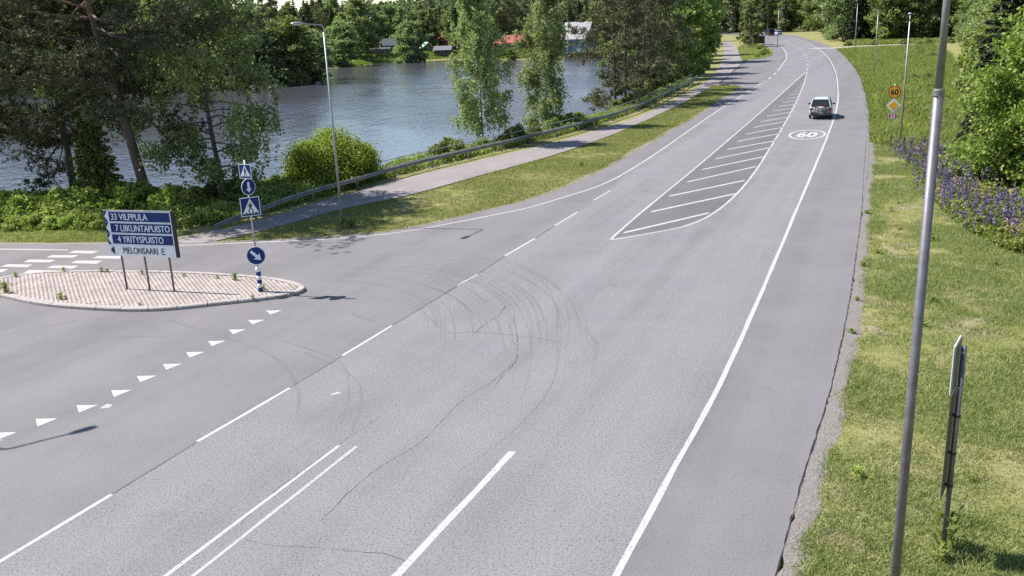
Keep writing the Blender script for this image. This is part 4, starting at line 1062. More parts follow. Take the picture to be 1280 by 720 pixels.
# jetty and boat at the beach
bt = thing('jetty', 'short wooden jetty at the shore below the grey roofed house', 'jetty', (*G(735, 72, -2), -2.0), 0.2)
for k in range(8):
    mb = MB(); mb.box((k * 0.62 - 2.2, 0, 0.35), (0.58, 1.6, 0.06)); mb.build('plank', M['wood_pole'], bt)
for x in (-2.2, 0, 2.2):
    for y in (-0.7, 0.7):
        mb = MB(); mb.tube([(x, y, -1.6), (x, y, 0.75)], 0.09, 7); mb.build('post', M['wood_pole'], bt)

# ================================================================ VEGETATION
def unit(v): return v / (np.linalg.norm(v, axis=-1, keepdims=True) + 1e-9)
def leaf_quads(P, L, W, rng, up=0.4, dirs=None, spread=1.0, fold=0.0):
    """diamond leaves at P with random facing; dirs pulls their long axis"""
    n = len(P)
    nr = unit(rng.normal(0, 1, (n, 3)) + np.array([0, 0, up]))
    t = rng.normal(0, 1, (n, 3)) if dirs is None else dirs + rng.normal(0, spread, (n, 3))
    t = unit(t - nr * (t * nr).sum(1, keepdims=True)); b = np.cross(nr, t)
    s = rng.uniform(0.7, 1.3, (n, 1))
    l, w = L * s / 2, W * s / 2
    V = np.stack([P - t * l, P + b * w + t * l * 0.15 + nr * w * fold, P + t * l, P - b * w + t * l * 0.15 + nr * w * fold], 1).reshape(-1, 3)
    F = np.arange(n * 4).reshape(-1, 4)
    return V, F
class Wood:
    def __init__(s, n=6): s.mb = MB(); s.n = n
    def limb(s, pts, r0, r1):
        k = len(pts); s.mb.tube(pts, list(np.linspace(r0, r1, k)), s.n, False)
def grow(p0, d, L, n, droop, rng, wob=0.12):
    pts = [np.array(p0, float)]; d = unit(np.array(d, float))
    for i in range(n):
        d = unit(d + np.array([0, 0, -droop / n]) + rng.normal(0, wob, 3)); pts.append(pts[-1] + d * L / n)
    return pts
def along(pts, f):
    k = f * (len(pts) - 1); i = min(int(k), len(pts) - 2); return pts[i] + (pts[i + 1] - pts[i]) * (k - i)
def trunk_line(h, lean, rng, n=9, wob=0.10):
    pts = [np.zeros(3)]
    off = np.zeros(2)
    for i in range(1, n + 1):
        off = off + rng.normal(0, wob, 2) * h / 60
        t = i / n; pts.append(np.array([lean[0] * t + off[0], lean[1] * t + off[1], h * t]))
    return pts

def gen_broad(seed, h, R, base, nb=26, nleaf=9000, ls=0.16, droop=0.35, hang=0.0, r0=None, lean=(0, 0), rise=(15, 60), shape=0.75, clump=0.38, per=10, stems=1):
    rng = np.random.default_rng(seed); wood = Wood(); segs = []
    r0 = r0 or h * 0.011 + 0.03
    for st in range(stems):
        ln = np.array(lean) + (rng.normal(0, R * 0.28, 2) if stems > 1 else 0)
        hh = h * (1 if st == 0 else rng.uniform(0.8, 0.97))
        tr = trunk_line(hh, ln, rng); wood.limb(tr, r0, r0 * 0.12)
        for i in range(nb // stems):
            u = (i + rng.random()) / (nb // stems); t = base + (0.985 - base) * u
            p = along(tr, t); az = i * 2.4 + rng.normal(0, 0.4) + st
            prof = max(0.16, math.sin(math.pi * min(1, (u * 0.80 + 0.18))) ** shape)
            L_ = R * prof * rng.uniform(0.72, 1.2)
            el = math.radians(rise[0] + (rise[1] - rise[0]) * u + rng.normal(0, 8))
            br = grow(p, (math.cos(az) * math.cos(el), math.sin(az) * math.cos(el), math.sin(el)), L_, 5, droop, rng, 0.10)
            wood.limb(br, max(0.012, r0 * 0.35 * (1 - t) + 0.012), 0.006)
            segs.append((br, L_, 0.30))
            for s in range(3):
                f = rng.uniform(0.3, 0.85); q = along(br, f); a2 = az + rng.choice([-1, 1]) * rng.uniform(0.5, 1.2); e2 = el + rng.normal(0, 0.35)
                b2 = grow(q, (math.cos(a2) * math.cos(e2), math.sin(a2) * math.cos(e2), math.sin(e2)), L_ * rng.uniform(0.3, 0.55), 3, droop, rng, 0.15)
                wood.limb(b2, 0.012, 0.004); segs.append((b2, L_ * 0.45, 0.15))
    wts = np.array([s[1] for s in segs]); wts /= wts.sum()
    nc = nleaf // per; idx = rng.choice(len(segs), nc, p=wts)
    C = np.array([along(segs[i][0], segs[i][2] + (1 - segs[i][2]) * rng.random()) for i in idx])
    C += rng.normal(0, 0.10, C.shape) * R * 0.5
    if hang:
        sl = rng.uniform(0.25, 1.0, nc) * hang
        s = rng.random((nc, per)); P = C[:, None, :] + np.dstack([rng.normal(0, 0.07, (nc, per)), rng.normal(0, 0.07, (nc, per)), -s * sl[:, None]]) + rng.normal(0, clump * 0.18, (nc, per, 3))
        P = P.reshape(-1, 3); dirs = np.tile(np.array([0, 0, -1.0]), (len(P), 1)); V, F = leaf_quads(P, ls * 1.25, ls, rng, 0.2, dirs, 0.6)
    else:
        P = (C[:, None, :] + rng.normal(0, 1, (nc, per, 3)) * np.array([clump, clump, clump * 0.6])).reshape(-1, 3)
        V, F = leaf_quads(P, ls * 1.35, ls, rng, 0.7)
    keep = V[:, 2].reshape(-1, 4).min(1) > 0.15
    V = V.reshape(-1, 4, 3)[keep].reshape(-1, 3); F = np.arange(len(V)).reshape(-1, 4)
    return wood, V, F
def gen_pine(seed, h, R, base, nb=34, nleaf=12000, ls=0.24, lean=(0, 0), r0=None, bend=None):
    rng = np.random.default_rng(seed); wood = Wood(7); r0 = r0 or h * 0.013 + 0.03
    tr = trunk_line(h, lean, rng, 9, 0.12); wood.limb(tr, r0, r0 * 0.2)
    C = []
    for i in range(nb):
        u = (i + rng.random()) / nb; t = base + (0.99 - base) * u; p = along(tr, t); az = i * 2.4 + rng.normal(0, 0.5)
        prof = (0.55 + 0.75 * math.sin(math.pi * min(1, u * 0.85 + 0.2))) * (1 if u < 0.75 else 1 - (u - 0.75) * 2.4)
        L_ = R * max(0.2, prof) * rng.uniform(0.55, 1.05); el = math.radians(-4 + 45 * u ** 1.5 + rng.normal(0, 9))
        br = grow(p, (math.cos(az) * math.cos(el), math.sin(az) * math.cos(el), math.sin(el)), L_, 6, -0.15 if u > 0.3 else 0.2, rng, 0.16)
        wood.limb(br, r0 * 0.32 * (1 - 0.6 * u), 0.012)
        subs = [(br, 0.45)]
        for s in range(5):
            q = along(br, rng.uniform(0.3, 0.95)); a2 = az + rng.choice([-1, 1]) * rng.uniform(0.4, 1.1)
            b2 = grow(q, (math.cos(a2), math.sin(a2), 0.25), L_ * rng.uniform(0.2, 0.42), 3, -0.1, rng, 0.2); wood.limb(b2, 0.016, 0.006); subs.append((b2, 0.25))
        for b_, f0 in subs:
            for k in range(4 if b_ is br else 3): C.append(along(b_, f0 + (1 - f0) * rng.random()) + rng.normal(0, 0.08, 3))
    C = np.array(C)
    tuft = 9; ntuft = max(1, nleaf // (tuft * len(C)))
    T = (C[:, None, :] + rng.normal(0, 1, (len(C), ntuft, 3)) * np.array([0.30, 0.30, 0.13]) * (R / 4.5) ** 0.5).reshape(-1, 3)
    P = np.repeat(T, tuft, 0); d = unit(rng.normal(0, 1, P.shape) + np.array([0, 0, 0.6]))
    P = P + d * ls * 0.45
    V, F = leaf_quads(P, ls, ls * 0.24, rng, 0.0, d * 4, 0.5)
    return wood, V, F
def gen_spruce(seed, h, R, base=0.04, nleaf=9000, ls=0.22, droop=0.5, rows=None, power=0.9):
    rng = np.random.default_rng(seed); wood = Wood(5); r0 = h * 0.010 + 0.03
    tr = trunk_line(h, (0, 0), rng, 6, 0.03); wood.limb(tr, r0, 0.015)
    segs = []; rows = rows or int(h / 0.42)
    for k in range(rows):
        u = (k + 0.5) / rows; t = base + (0.99 - base) * u; p = along(tr, t)
        for j in range(6):
            az = j * 1.047 + k * 0.6 + rng.normal(0, 0.2); L_ = (R * (1 - u) ** power + 0.12) * rng.uniform(0.7, 1.15); el = math.radians(-14 + 50 * u ** 2)
            br = grow(p, (math.cos(az) * math.cos(el), math.sin(az) * math.cos(el), math.sin(el)), L_, 3, droop * (0.6 - u), rng, 0.05)
            segs.append((br, L_, az))
    w = np.array([s[1] for s in segs]); idx = rng.choice(len(segs), nleaf, p=w / w.sum())
    f = rng.random(nleaf) ** 0.7
    P = np.array([along(segs[i][0], a) for i, a in zip(idx, f)]); az = np.array([segs[i][2] for i in idx]); Ls = np.array([segs[i][1] for i in idx])
    side = np.stack([-np.sin(az), np.cos(az), np.zeros(nleaf)], 1) * rng.uniform(-1, 1, (nleaf, 1)) * (Ls * 0.30 * (1.1 - f))[:, None]
    P = P + side; P[:, 2] -= rng.random(nleaf) * 0.22 * np.minimum(1, Ls)
    out = np.stack([np.cos(az), np.sin(az), np.full(nleaf, -0.45)], 1) + side * 1.5
    V, F = leaf_quads(P, ls * 1.5, ls * 0.6, rng, 1.4, out * 1.5, 0.5)
    return wood, V, F
def gen_bush(seed, rx, ry, h, n=9000, ls=0.10, lumps=26, sink=0.0):
    """dense shrub: leaves over many overlapping lumps"""
    rng = np.random.default_rng(seed); wood = Wood(5)
    c = unit(rng.normal(0, 1, (lumps, 3))); c[:, 2] = np.abs(c[:, 2]); k = rng.uniform(0.55, 0.80, (lumps, 1))
    c = c * k * np.array([rx, ry, h]); r = rng.uniform(0.22, 0.40, lumps) * min(rx, ry, h) * 1.05
    for i in range(0, lumps, 2): wood.limb([np.zeros(3), c[i] * np.array([0.4, 0.4, 0.6]), c[i]], 0.03, 0.008)
    idx = rng.integers(0, lumps, n); d = unit(rng.normal(0, 1, (n, 3)) + np.array([0, 0, 0.25]))
    P = c[idx] + d * (r[idx] * np.where(rng.random(n) < 0.06, rng.uniform(1.0, 1.35, n), rng.uniform(0.55, 1.06, n)))[:, None]; P[:, 2] -= sink
    ok = P[:, 2] > 0.02; P = P[ok]; d = d[ok]
    nr = unit(d + rng.normal(0, 0.55, P.shape)); t = unit(np.cross(nr, rng.normal(0, 1, P.shape))); b = np.cross(nr, t); s = rng.uniform(0.7, 1.3, (len(P), 1))
    V = np.stack([P - t * ls * 0.7 * s, P + b * ls * 0.42 * s, P + t * ls * 0.7 * s, P - b * ls * 0.42 * s], 1).reshape(-1, 3)
    return wood, V, np.arange(len(V)).reshape(-1, 4)
def gen_tuft(seed, n=150):
    rng = np.random.default_rng(seed); wood = Wood(4)
    for k in range(5):
        a = rng.uniform(0, 6.28); wood.limb([np.zeros(3), np.array([math.cos(a) * .05, math.sin(a) * .05, .12]), np.array([math.cos(a) * .12, math.sin(a) * .12, .26])], 0.006, 0.003)
    a = rng.uniform(0, 6.28, n); r = np.abs(rng.normal(0, 0.10, n)); z = rng.uniform(0.02, 0.30, n)
    P = np.stack([r * np.cos(a), r * np.sin(a), z], 1); d = np.stack([np.cos(a) * 0.5, np.sin(a) * 0.5, np.full(n, 1.0)], 1)
    V, F = leaf_quads(P, 0.11, 0.03, rng, 0.3, d * 2, 0.5); V[:, 2] = np.maximum(V[:, 2], 0.0)
    return wood, V, F
def plant(name, label, cat, gen, bark, leaf, loc, rz=0.0, group=None, scale=None, crown='crown', trunk='trunk'):
    t = thing(name, label, cat, loc, rz, group)
    if scale is not None: t.scale = scale
    wood, V, F = gen
    wood.mb.build(trunk, bark, t, True)
    link_mesh(crown, arr_mesh(crown, V, F), leaf, t)
    return t
def at_ground(x, y, dz=-0.05): return (x, y, hz(x, y) + dz)

# ---- single trees on the near shore
plant('pine_tree', 'big leaning pine with wide dark crown behind the direction sign', 'tree', gen_pine(11, 17.5, 6.6, 0.33, 60, 84000, 0.25, (-2.6, 0.3), 0.30), M['pine_bark'], M['l_pine_dark'], at_ground(-19.4, 48.9), 0.4)
plant('pine_tree', 'second dark pine at the shore, further along the side road', 'tree', gen_pine(12, 15.5, 5.6, 0.26, 48, 56000, 0.25, (1.0, 0.2), 0.26), M['pine_bark'], M['l_pine_dark'], at_ground(-31.5, 53.5), 1.4)
plant('pine_tree', 'third dark pine close behind the young spruce', 'tree', gen_pine(18, 15.0, 5.2, 0.24, 46, 50000, 0.25, (-0.6, 0.2), 0.24), M['pine_bark'], M['l_pine_dark'], at_ground(-26.2, 54.6, -0.2), 2.2)
plant('spruce_tree', 'young bright green spruce beside the leaning pine', 'tree', gen_spruce(13, 6.3, 1.75, 0.03, 24000, 0.13, 0.5, 34), M['bark'], M['l_spruce_light'], at_ground(-22.3, 49.4))
plant('birch_tree', 'tall grey green birch between the leaning pine and round willow', 'tree', gen_broad(14, 14.5, 3.9, 0.12, 44, 24000, 0.14, 0.5, 1.2, 0.15, (-0.8, 0), (5, 60), 0.6), M['bark_grey'], M['l_birch'], at_ground(-15.9, 50.6))
plant('birch_tree', 'tall grey green birch rising behind the leaning pine crown', 'tree', gen_broad(15, 16.5, 3.8, 0.30, 36, 18000, 0.15, 0.5, 1.0, 0.17, (0.4, 0), (10, 60), 0.6), M['bark_grey'], M['l_birch'], at_ground(-24.0, 53.8, -0.2))
plant('birch_tree', 'slender weeping birch on the bank beside the guard rail', 'tree', gen_broad(16, 12.3, 2.55, 0.17, 46, 25000, 0.13, 0.45, 1.5, 0.12, (-0.2, 0), (15, 68), 0.55), M['birch_bark'], M['l_birch'], at_ground(-1.75, 70.2))
plant('birch_tree', 'taller weeping birch on the bank next to the pines', 'tree', gen_broad(17, 14.6, 2.3, 0.10, 46, 24000, 0.14, 0.5, 1.8, 0.13, (0.5, 0.3), (10, 66), 0.5), M['birch_bark'], M['l_birch'], at_ground(3.55, 80.0))
pines = [(11.6, 96.5, 15.5, 3.9, 0.05, 'bushy pine with low branches next to the weeping birches'), (13.1, 99.8, 16.5, 3.6, 0.13, 'straight pine close behind the bushy pine on the bank'), (17.8, 114.5, 16.5, 3.8, 0.12, 'pine with bare lower trunk midway along the guard rail'),
         (16.2, 108.0, 15.0, 3.4, 0.10, 'slim pine among the row of pines along the guard rail'), (21.0, 124.0, 16.0, 3.7, 0.10, 'pine last in the row before the broadleaf trees')]
for k, (x, y, h, R, b_, lab) in enumerate(pines):
    plant('pine_tree', lab, 'tree', gen_pine(30 + k, h, R, b_, 40, 20000, 0.36, (random.uniform(-.5, .5), 0), 0.17), M['pine_bark'], M['l_pine'], at_ground(x, y), k * 1.3, 'pines along the guard rail')
plant('willow_bush', 'big round clipped willow bush on the bank', 'bush', gen_bush(41, 3.15, 3.1, 2.75, 60000, 0.10, 60), M['bark_grey'], M['l_willow'], at_ground(-10.6, 55.2, 0.35), crown='foliage', trunk='stems')

# ---- broadleaf trees between the lake and the path
B = [gen_broad(50 + k, 12, 4.1, 0.09, 34, 9500, 0.34, 0.3, 0, 0.17, (0, 0), (5, 62), 0.6, 0.42) for k in range(4)]
BM = [(w.mb.mesh('trunk', True), arr_mesh('crown', V, F)) for w, V, F in B]
def from_meshes(name, label, cat, tm_, cm_, bark, leaf, loc, rz, sc, group=None):
    t = thing(name, label, cat, loc, rz, group); t.scale = sc
    link_mesh('trunk', tm_, bark, t); link_mesh('crown', cm_, leaf, t)
    return t
for m_, c_ in BM: m_.materials.append(M['bark_grey']); c_.materials.append(M['l_broad'])
BA = [(m_, c_.copy()) for m_, c_ in BM]
for m_, c_ in BA: c_.materials.clear(); c_.materials.append(M['l_alder'])
BF = [(m_, c_.copy()) for m_, c_ in BM]
for m_, c_ in BF: c_.materials.clear(); c_.materials.append(M['l_maple'])
S = [gen_spruce(70 + k, 15, 2.6, 0.03, 5200, 0.45, 0.6, 26, 0.85) for k in range(3)]
SM = [(w.mb.mesh('trunk', True), arr_mesh('crown', V, F)) for w, V, F in S]
for m_, c_ in SM: m_.materials.append(M['bark']); c_.materials.append(M['l_spruce'])
PF = [gen_pine(80 + k, 17, 3.3, 0.25, 30, 7000, 0.55, (0, 0), 0.2) for k in range(2)]
PM = [(w.mb.mesh('trunk', True), arr_mesh('crown', V, F)) for w, V, F in PF]
for m_, c_ in PM: m_.materials.append(M['pine_bark']); c_.materials.append(M['l_pine'])
BI = [gen_broad(90 + k, 14, 3.0, 0.12, 36, 8500, 0.30, 0.5, 1.3, 0.14, (0, 0), (12, 66), 0.55) for k in range(3)]
IM = [(w.mb.mesh('trunk', True), arr_mesh('crown', V, F)) for w, V, F in BI]
for m_, c_ in IM: m_.materials.append(M['birch_bark']); c_.materials.append(M['l_birch'])
NB = [gen_broad(60 + k, 12, 3.9, 0.04, 46, 30000, 0.18, 0.3, 0, 0.16, (0, 0), (5, 60), 0.55, 0.40) for k in range(2)]
NM = [(w.mb.mesh('trunk', True), arr_mesh('crown', V, F)) for w, V, F in NB]
for m_, c_ in NM: m_.materials.append(M['bark_grey']); c_.materials.append(M['l_wood'])
SETS = {'near': NM, 'broad': BM, 'alder': BA, 'fresh': BF, 'spruce': SM, 'pine': PM, 'birch': IM}
WORDS = {'near': 'leafy tree', 'broad': 'leafy broadleaf tree', 'alder': 'grey green leafy tree', 'fresh': 'bright green leafy tree', 'spruce': 'dark pointed spruce', 'pine': 'dark green pine', 'birch': 'pale green birch'}
NAMES = {'near': 'broadleaf_tree', 'broad': 'broadleaf_tree', 'alder': 'broadleaf_tree', 'fresh': 'broadleaf_tree', 'spruce': 'spruce_tree', 'pine': 'pine_tree', 'birch': 'birch_tree'}
prng = random.Random(5)
def tree(kind, x, y, sc, label, group=None, wide=1.0, z=None):
    if in_poly([(x, y)], road_poly)[0] or dist_poly([(x, y)], road_poly)[0] < 3.5: return None
    tm_, cm_ = prng.choice(SETS[kind]); s = sc * prng.uniform(0.93, 1.07)
    return from_meshes(NAMES[kind], label, 'tree', tm_, cm_, None, None, (x, y, (hz(x, y) if z is None else z) - 0.08), prng.uniform(0, 6.28), (s * wide, s * wide, s), group)
for kind, x, y, sc, wd, lab in (('broad', 26.0, 143, 1.10, 1.0, 'dark broadleaf tree standing after the last pine'), ('fresh', 30.5, 158, 0.95, 1.0, 'bright broadleaf tree beside the far end of guard rail'), ('broad', 36.0, 176, 1.25, 1.05, 'tall full broadleaf tree overhanging the shadow striped path'),
                           ('alder', 33.5, 190, 1.2, 1.0, 'grey green tree behind the tree overhanging the path'), ('broad', 43, 205, 1.1, 1.0, 'broadleaf tree further up the shadow striped path'), ('birch', 65.0, 246, 0.78, 1.5, 'round crowned tree on the grass tip by the bus shelter'),
                           ('birch', 68.5, 258, 0.62, 1.3, 'smaller tree close to the bus shelter'), ('alder', 22.5, 134, 1.0, 0.9, 'grey green tree squeezed between the pines')):
    tree(kind, x, y, sc, lab, 'roadside trees by the cycle path', wd)
for k in range(30):
    y = 215 + k * 5.2; x = 47 + (y - 215) * 0.17 - prng.uniform(0, 16) - (k % 3) * 4
    tree(prng.choice(['broad', 'alder', 'birch', 'pine']), x, y, prng.uniform(0.9, 1.35), 'tree in the wood between the lake houses and the path', 'wood between houses and path')

# ---- the wood east of the road and behind the gravel road
front = smooth_line([(22.5, 26), (27, 38), (31.5, 50), (41, 72), (52, 95), (67, 127), (84, 165), (103, 206)], 4.0)
Nf = normals2(front)
E1 = 'wood along the roadside meadow'
for k, p in enumerate(front):
    for row in range(3):
        if row and k % 1: continue
        off_ = -(1.5 + row * 5.0 + prng.uniform(-1.2, 1.6)); q_ = p + Nf[k] * off_ + np.array([prng.uniform(-1.2, 1.2), prng.uniform(-1.5, 1.5)])
        kind = prng.choice(['broad', 'broad', 'fresh', 'alder', 'birch'] if row < 2 else ['spruce', 'broad', 'alder', 'pine'])
        if k < 14 and row < 2: kind = 'near'
        sc = prng.uniform(0.55, 0.85) if row == 0 else prng.uniform(0.95, 1.4)
        lab = {'near': 'fine leaved tree', 'broad': 'leafy tree', 'fresh': 'bright green leafy tree', 'alder': 'grey green leafy tree', 'birch': 'pale birch', 'spruce': 'dark spruce', 'pine': 'dark pine'}[kind] + (' at the front edge of the wood beside the meadow' if row == 0 else ' inside the wood beyond the meadow')
        tree(kind, q_[0], q_[1], sc, lab, E1, 1.15 if row == 0 else 1.0)
E2 = 'wood behind the gravel road'
for k in range(74):
    u = prng.random(); v = prng.random()
    x = 92 + u * 58; y = 248 + v * 55 - u * 30
    kind = prng.choice(['broad', 'alder', 'birch', 'fresh', 'broad', 'spruce'])
    tree(kind, x + 12 * v, y, prng.uniform(0.95, 1.5), WORDS[kind] + ' in the wood behind the gravel road', E2)
for k in range(46):      # wood closing the view where the road bends away
    a = k / 46; x = 62 + a * 78 + prng.uniform(-3, 3); y = 395 + prng.uniform(0, 60) + (18 if a < 0.4 else -20)
    if 70 < x < 112 and y < 420: y += 40
    kind = prng.choice(['broad', 'alder', 'birch', 'pine', 'spruce'])
    tree(kind, x, y, prng.uniform(1.1, 1.6), WORDS[kind] + ' closing the view beyond the far bend', 'wood beyond the far bend')
for k in range(16):
    x = 112 + prng.uniform(0, 40); y = 318 + prng.uniform(0, 70)
    kind = prng.choice(['broad', 'alder', 'birch']); tree(kind, x, y, prng.uniform(1.1, 1.5), WORDS[kind] + ' beside the outer edge of the far bend', 'wood beyond the far bend')

# ---- trees round the lake
for k in range(69):
    x = -43 - (k % 23) * 3.9 - prng.uniform(0, 3); y = 198 + (k // 23) * 6 + prng.uniform(-2, 3) + (0 if k % 23 else 6)
    kind = prng.choice(['alder', 'spruce', 'broad', 'alder']); tree(kind, x, y, prng.uniform(0.75, 1.05) * (1 if x > -62 else 1.5), WORDS[kind] + ' on the wooded point jutting into the lake', 'trees on the wooded point', 1.1)
for k in range(14):
    x = -62 - prng.uniform(0, 60); y = 238 + prng.uniform(0, 45); kind = prng.choice(['alder', 'spruce', 'pine']); tree(kind, x, y, prng.uniform(0.9, 1.3) * (1 if x > -70 else 1.4), WORDS[kind] + ' standing behind the wooded point', 'trees on the wooded point')
LS = 'trees on the far lake shore'
for u, v, kind, sc, wd in ((441, 74, 'birch', 1.20, 1.6), (452, 72, 'alder', 1.40, 1.2), (430, 77, 'alder', 1.05, 1.4), (478, 60.5, 'birch', 1.45, 1.1), (499, 60.5, 'birch', 1.4, 1.2), (513, 72, 'alder', 1.15, 1.25), (519, 72, 'birch', 1.05, 1.1), (542, 60, 'fresh', 0.5, 1.2), (572, 66, 'spruce', 1.28, 0.9),
                           (588, 60, 'alder', 1.1, 1.3), (601, 62, 'spruce', 1.3, 0.9), (615, 62, 'birch', 1.3, 1.1), (655, 62, 'broad', 0.5, 1.3), (668, 63, 'fresh', 0.65, 1.5), (683, 62, 'broad', 0.7, 1.3), (697, 64, 'broad', 0.45, 1.6), (706, 63, 'spruce', 0.5, 1.0), (745, 62, 'broad', 0.8, 1.3), (626, 68, 'alder', 0.32, 1.8), (640, 69, 'broad', 0.3, 1.7), (456, 70, 'broad', 0.35, 1.7)):
    g = G(u, v, -0.7); tree(kind, g[0], g[1], sc, WORDS[kind] + ' standing among the houses on the far shore', LS, wd)
for k in range(150):
    u = 300 + (k / 150) * 505 + prng.uniform(-4, 4); y = 345 + prng.uniform(0, 45) + (14 if 470 < u < 560 else 0)
    x = G(u, 60, 0)[0] / G(u, 60, 0)[1] * y
    kind = prng.choice(['birch', 'alder', 'pine', 'spruce', 'spruce']) if u < 600 else prng.choice(['spruce', 'spruce', 'spruce', 'alder', 'pine'])
    sc = prng.uniform(1.0, 1.3) if kind not in ('spruce', 'pine') else prng.uniform(0.9, 1.15)
    if u < 470: sc *= 1.2
    tree(kind, x, y, sc, WORDS[kind] + ' in the wood behind the lake houses', 'wood behind the lake houses')

# ---- far wooded ridges: one mass of conifers
frng = np.random.default_rng(3)
def forest_mass(name, label, n, r0, r1, a0, a1, hmin, hmax, leaves, mat):
    R_ = np.sqrt(frng.uniform(r0 ** 2, r1 ** 2, n)); A = frng.uniform(a0, a1, n); P = np.stack([R_ * np.sin(A), R_ * np.cos(A)], 1)
    ok = ~in_poly(P, LAKE) & (dist_poly(P, LAKE) > 8); P = P[ok]; n = len(P)
    if a0 > 0.5:
        sr = (P[:, 0] - 4.2) * math.cos(ROAD_ANG) - (P[:, 1] - 13.06) * math.sin(ROAD_ANG); P = P[sr > 42]; n = len(P)
    Z = height(P); H_ = frng.uniform(hmin, hmax, n); W_ = H_ * frng.uniform(0.13, 0.20, n)
    k = leaves
    t = frng.random((n, k)) ** 0.8; a = frng.uniform(0, 2 * np.pi, (n, k)); rr = (1 - t) ** 0.8 * W_[:, None] * frng.uniform(0.5, 1.0, (n, k))
    C = np.dstack([P[:, 0, None] + rr * np.cos(a), P[:, 1, None] + rr * np.sin(a), Z[:, None] + H_[:, None] * (0.08 + 0.92 * t)]).reshape(-1, 3)
    out = np.dstack([np.cos(a), np.sin(a), np.full_like(a, -0.6)]).reshape(-1, 3)
    sz = np.repeat(H_ * 0.13, k)[:, None]
    V, F = leaf_quads(C, sz * 1.5, sz * 0.9, frng, 0.8, out * 1.5, 0.5)
    o = link_mesh(name, arr_mesh(name, V, F), mat); tag(o, label, 'forest', kind='stuff'); return o
forest_mass('forest', 'dense conifer forest on the ridge beyond the lake', 3600, 560, 1500, -0.62, 0.10, 11, 17, 42, M['l_far'])
forest_mass('forest', 'mixed forest on the flat land behind the lake houses', 900, 400, 570, -0.62, 0.30, 10, 15, 90, M['l_far'])
forest_mass('forest', 'dense forest deep behind the roadside wood', 1000, 60, 420, 0.52, 0.85, 12, 18, 90, M['l_far'])
forest_mass('forest', 'forest filling the land behind the far bend', 900, 440, 760, 0.05, 0.55, 14, 20, 60, M['l_far'])

# ---- shrubs
SB = [gen_bush(120 + k, 1.5, 1.3, 1.6, 4200, 0.15, 22) for k in range(3)]
SBM = [(w.mb.mesh('stems'), arr_mesh('foliage', V, F)) for w, V, F in SB]
def shrub(x, y, s, leaf, label, group, sz=1.0, z=None):
    tm_, cm_ = prng.choice(SBM); key = (cm_.name, leaf)
    if key not in _shr:
        c2 = cm_.copy(); c2.materials.clear(); c2.materials.append(M[leaf]); t2 = tm_.copy(); t2.materials.clear(); t2.materials.append(M['bark_grey']); _shr[key] = (t2, c2)
    t2, c2 = _shr[key]
    t = thing('bush', label, 'bush', (x, y, (hz(x, y) if z is None else z) - 0.05), prng.uniform(0, 6.28), group); t.scale = (s, s, s * sz)
    link_mesh('stems', t2, None, t); link_mesh('foliage', c2, None, t); return t
_shr = {}
for k in range(16):
    x = -34 + k * 1.15 + prng.uniform(-.3, .3); shrub(x, 49.6 - (x + 34) * 0.10 + prng.uniform(-0.8, 1.2), prng.uniform(0.8, 1.15), 'l_shrub', 'bright green shrub in the hedge row between side road and lake', 'shrubs by the side road')
for k in range(18):
    x = -34 + k * 1.0 + prng.uniform(-.2, .2); shrub(x, 46.4 - (x + 34) * 0.13, prng.uniform(0.45, 0.6), 'l_shrub', 'low green shrub at the foot of the side road hedge', 'shrubs by the side road', 0.9)
for k in range(9):
    x = -17.5 + k * 0.9; shrub(x, 50.2 + k * 0.55 + prng.uniform(-.4, 1.4), prng.uniform(0.55, 0.9), prng.choice(['l_herb', 'l_shrub']), 'wild shrub on the bank between tall birch and round willow', 'wild shrubs on the bank')
for u, v, s in ((575, 200, .8), (590, 196, .9), (630, 186, .6), (655, 180, .6), (668, 178, .9), (690, 172, .7), (712, 166, .8), (730, 160, .9), (745, 155, .8), (790, 138, .9), (805, 130, 1.1), (822, 122, 1.2), (835, 114, 1.3), (845, 108, 1.5), (855, 103, 1.5), (866, 99, 1.4), (876, 92, 1.6), (884, 87, 1.5)):
    g = G(u, v); N_ = np.array([-0.89, 0.45]); x, y = g + N_ * 1.6; shrub(x, y, s, prng.choice(['l_herb', 'l_broad', 'l_maple']), 'wild shrub on the lake side of the guard rail', 'shrubs behind the guard rail')
for k in range(34):
    p = front[min(len(front) - 1, k)] if k < len(front) else front[k % len(front)]; nrm = Nf[min(len(front) - 1, k % len(front))]
    x, y = p + nrm * (prng.uniform(0.2, 2.6)) + np.array([prng.uniform(-1, 1), prng.uniform(-1.5, 1.5)]); shrub(x, y, prng.uniform(0.9, 1.6), prng.choice(['l_maple', 'l_maple', 'l_broad', 'l_herb']), 'green shrub where the meadow meets the roadside wood', 'shrubs along the roadside wood')
for x, y, s in ((54.5, 196, 0.7), (57, 203, 0.8), (60, 214, 0.7), (62.5, 226, 0.9), (52, 190.5, 0.5)): shrub(x, y, s, 'l_herb', 'small bush on the grass tip before the bus shelter', 'bushes on the grass tip')
for k in range(14):
    x = 66 + k * 2.2; shrub(x + 18, 226 - k * 1.2 + prng.uniform(-1, 8), prng.uniform(0.5, 1.1), prng.choice(['l_herb', 'l_broad']), 'scrubby bush near the gravel road', 'bushes near the gravel road')
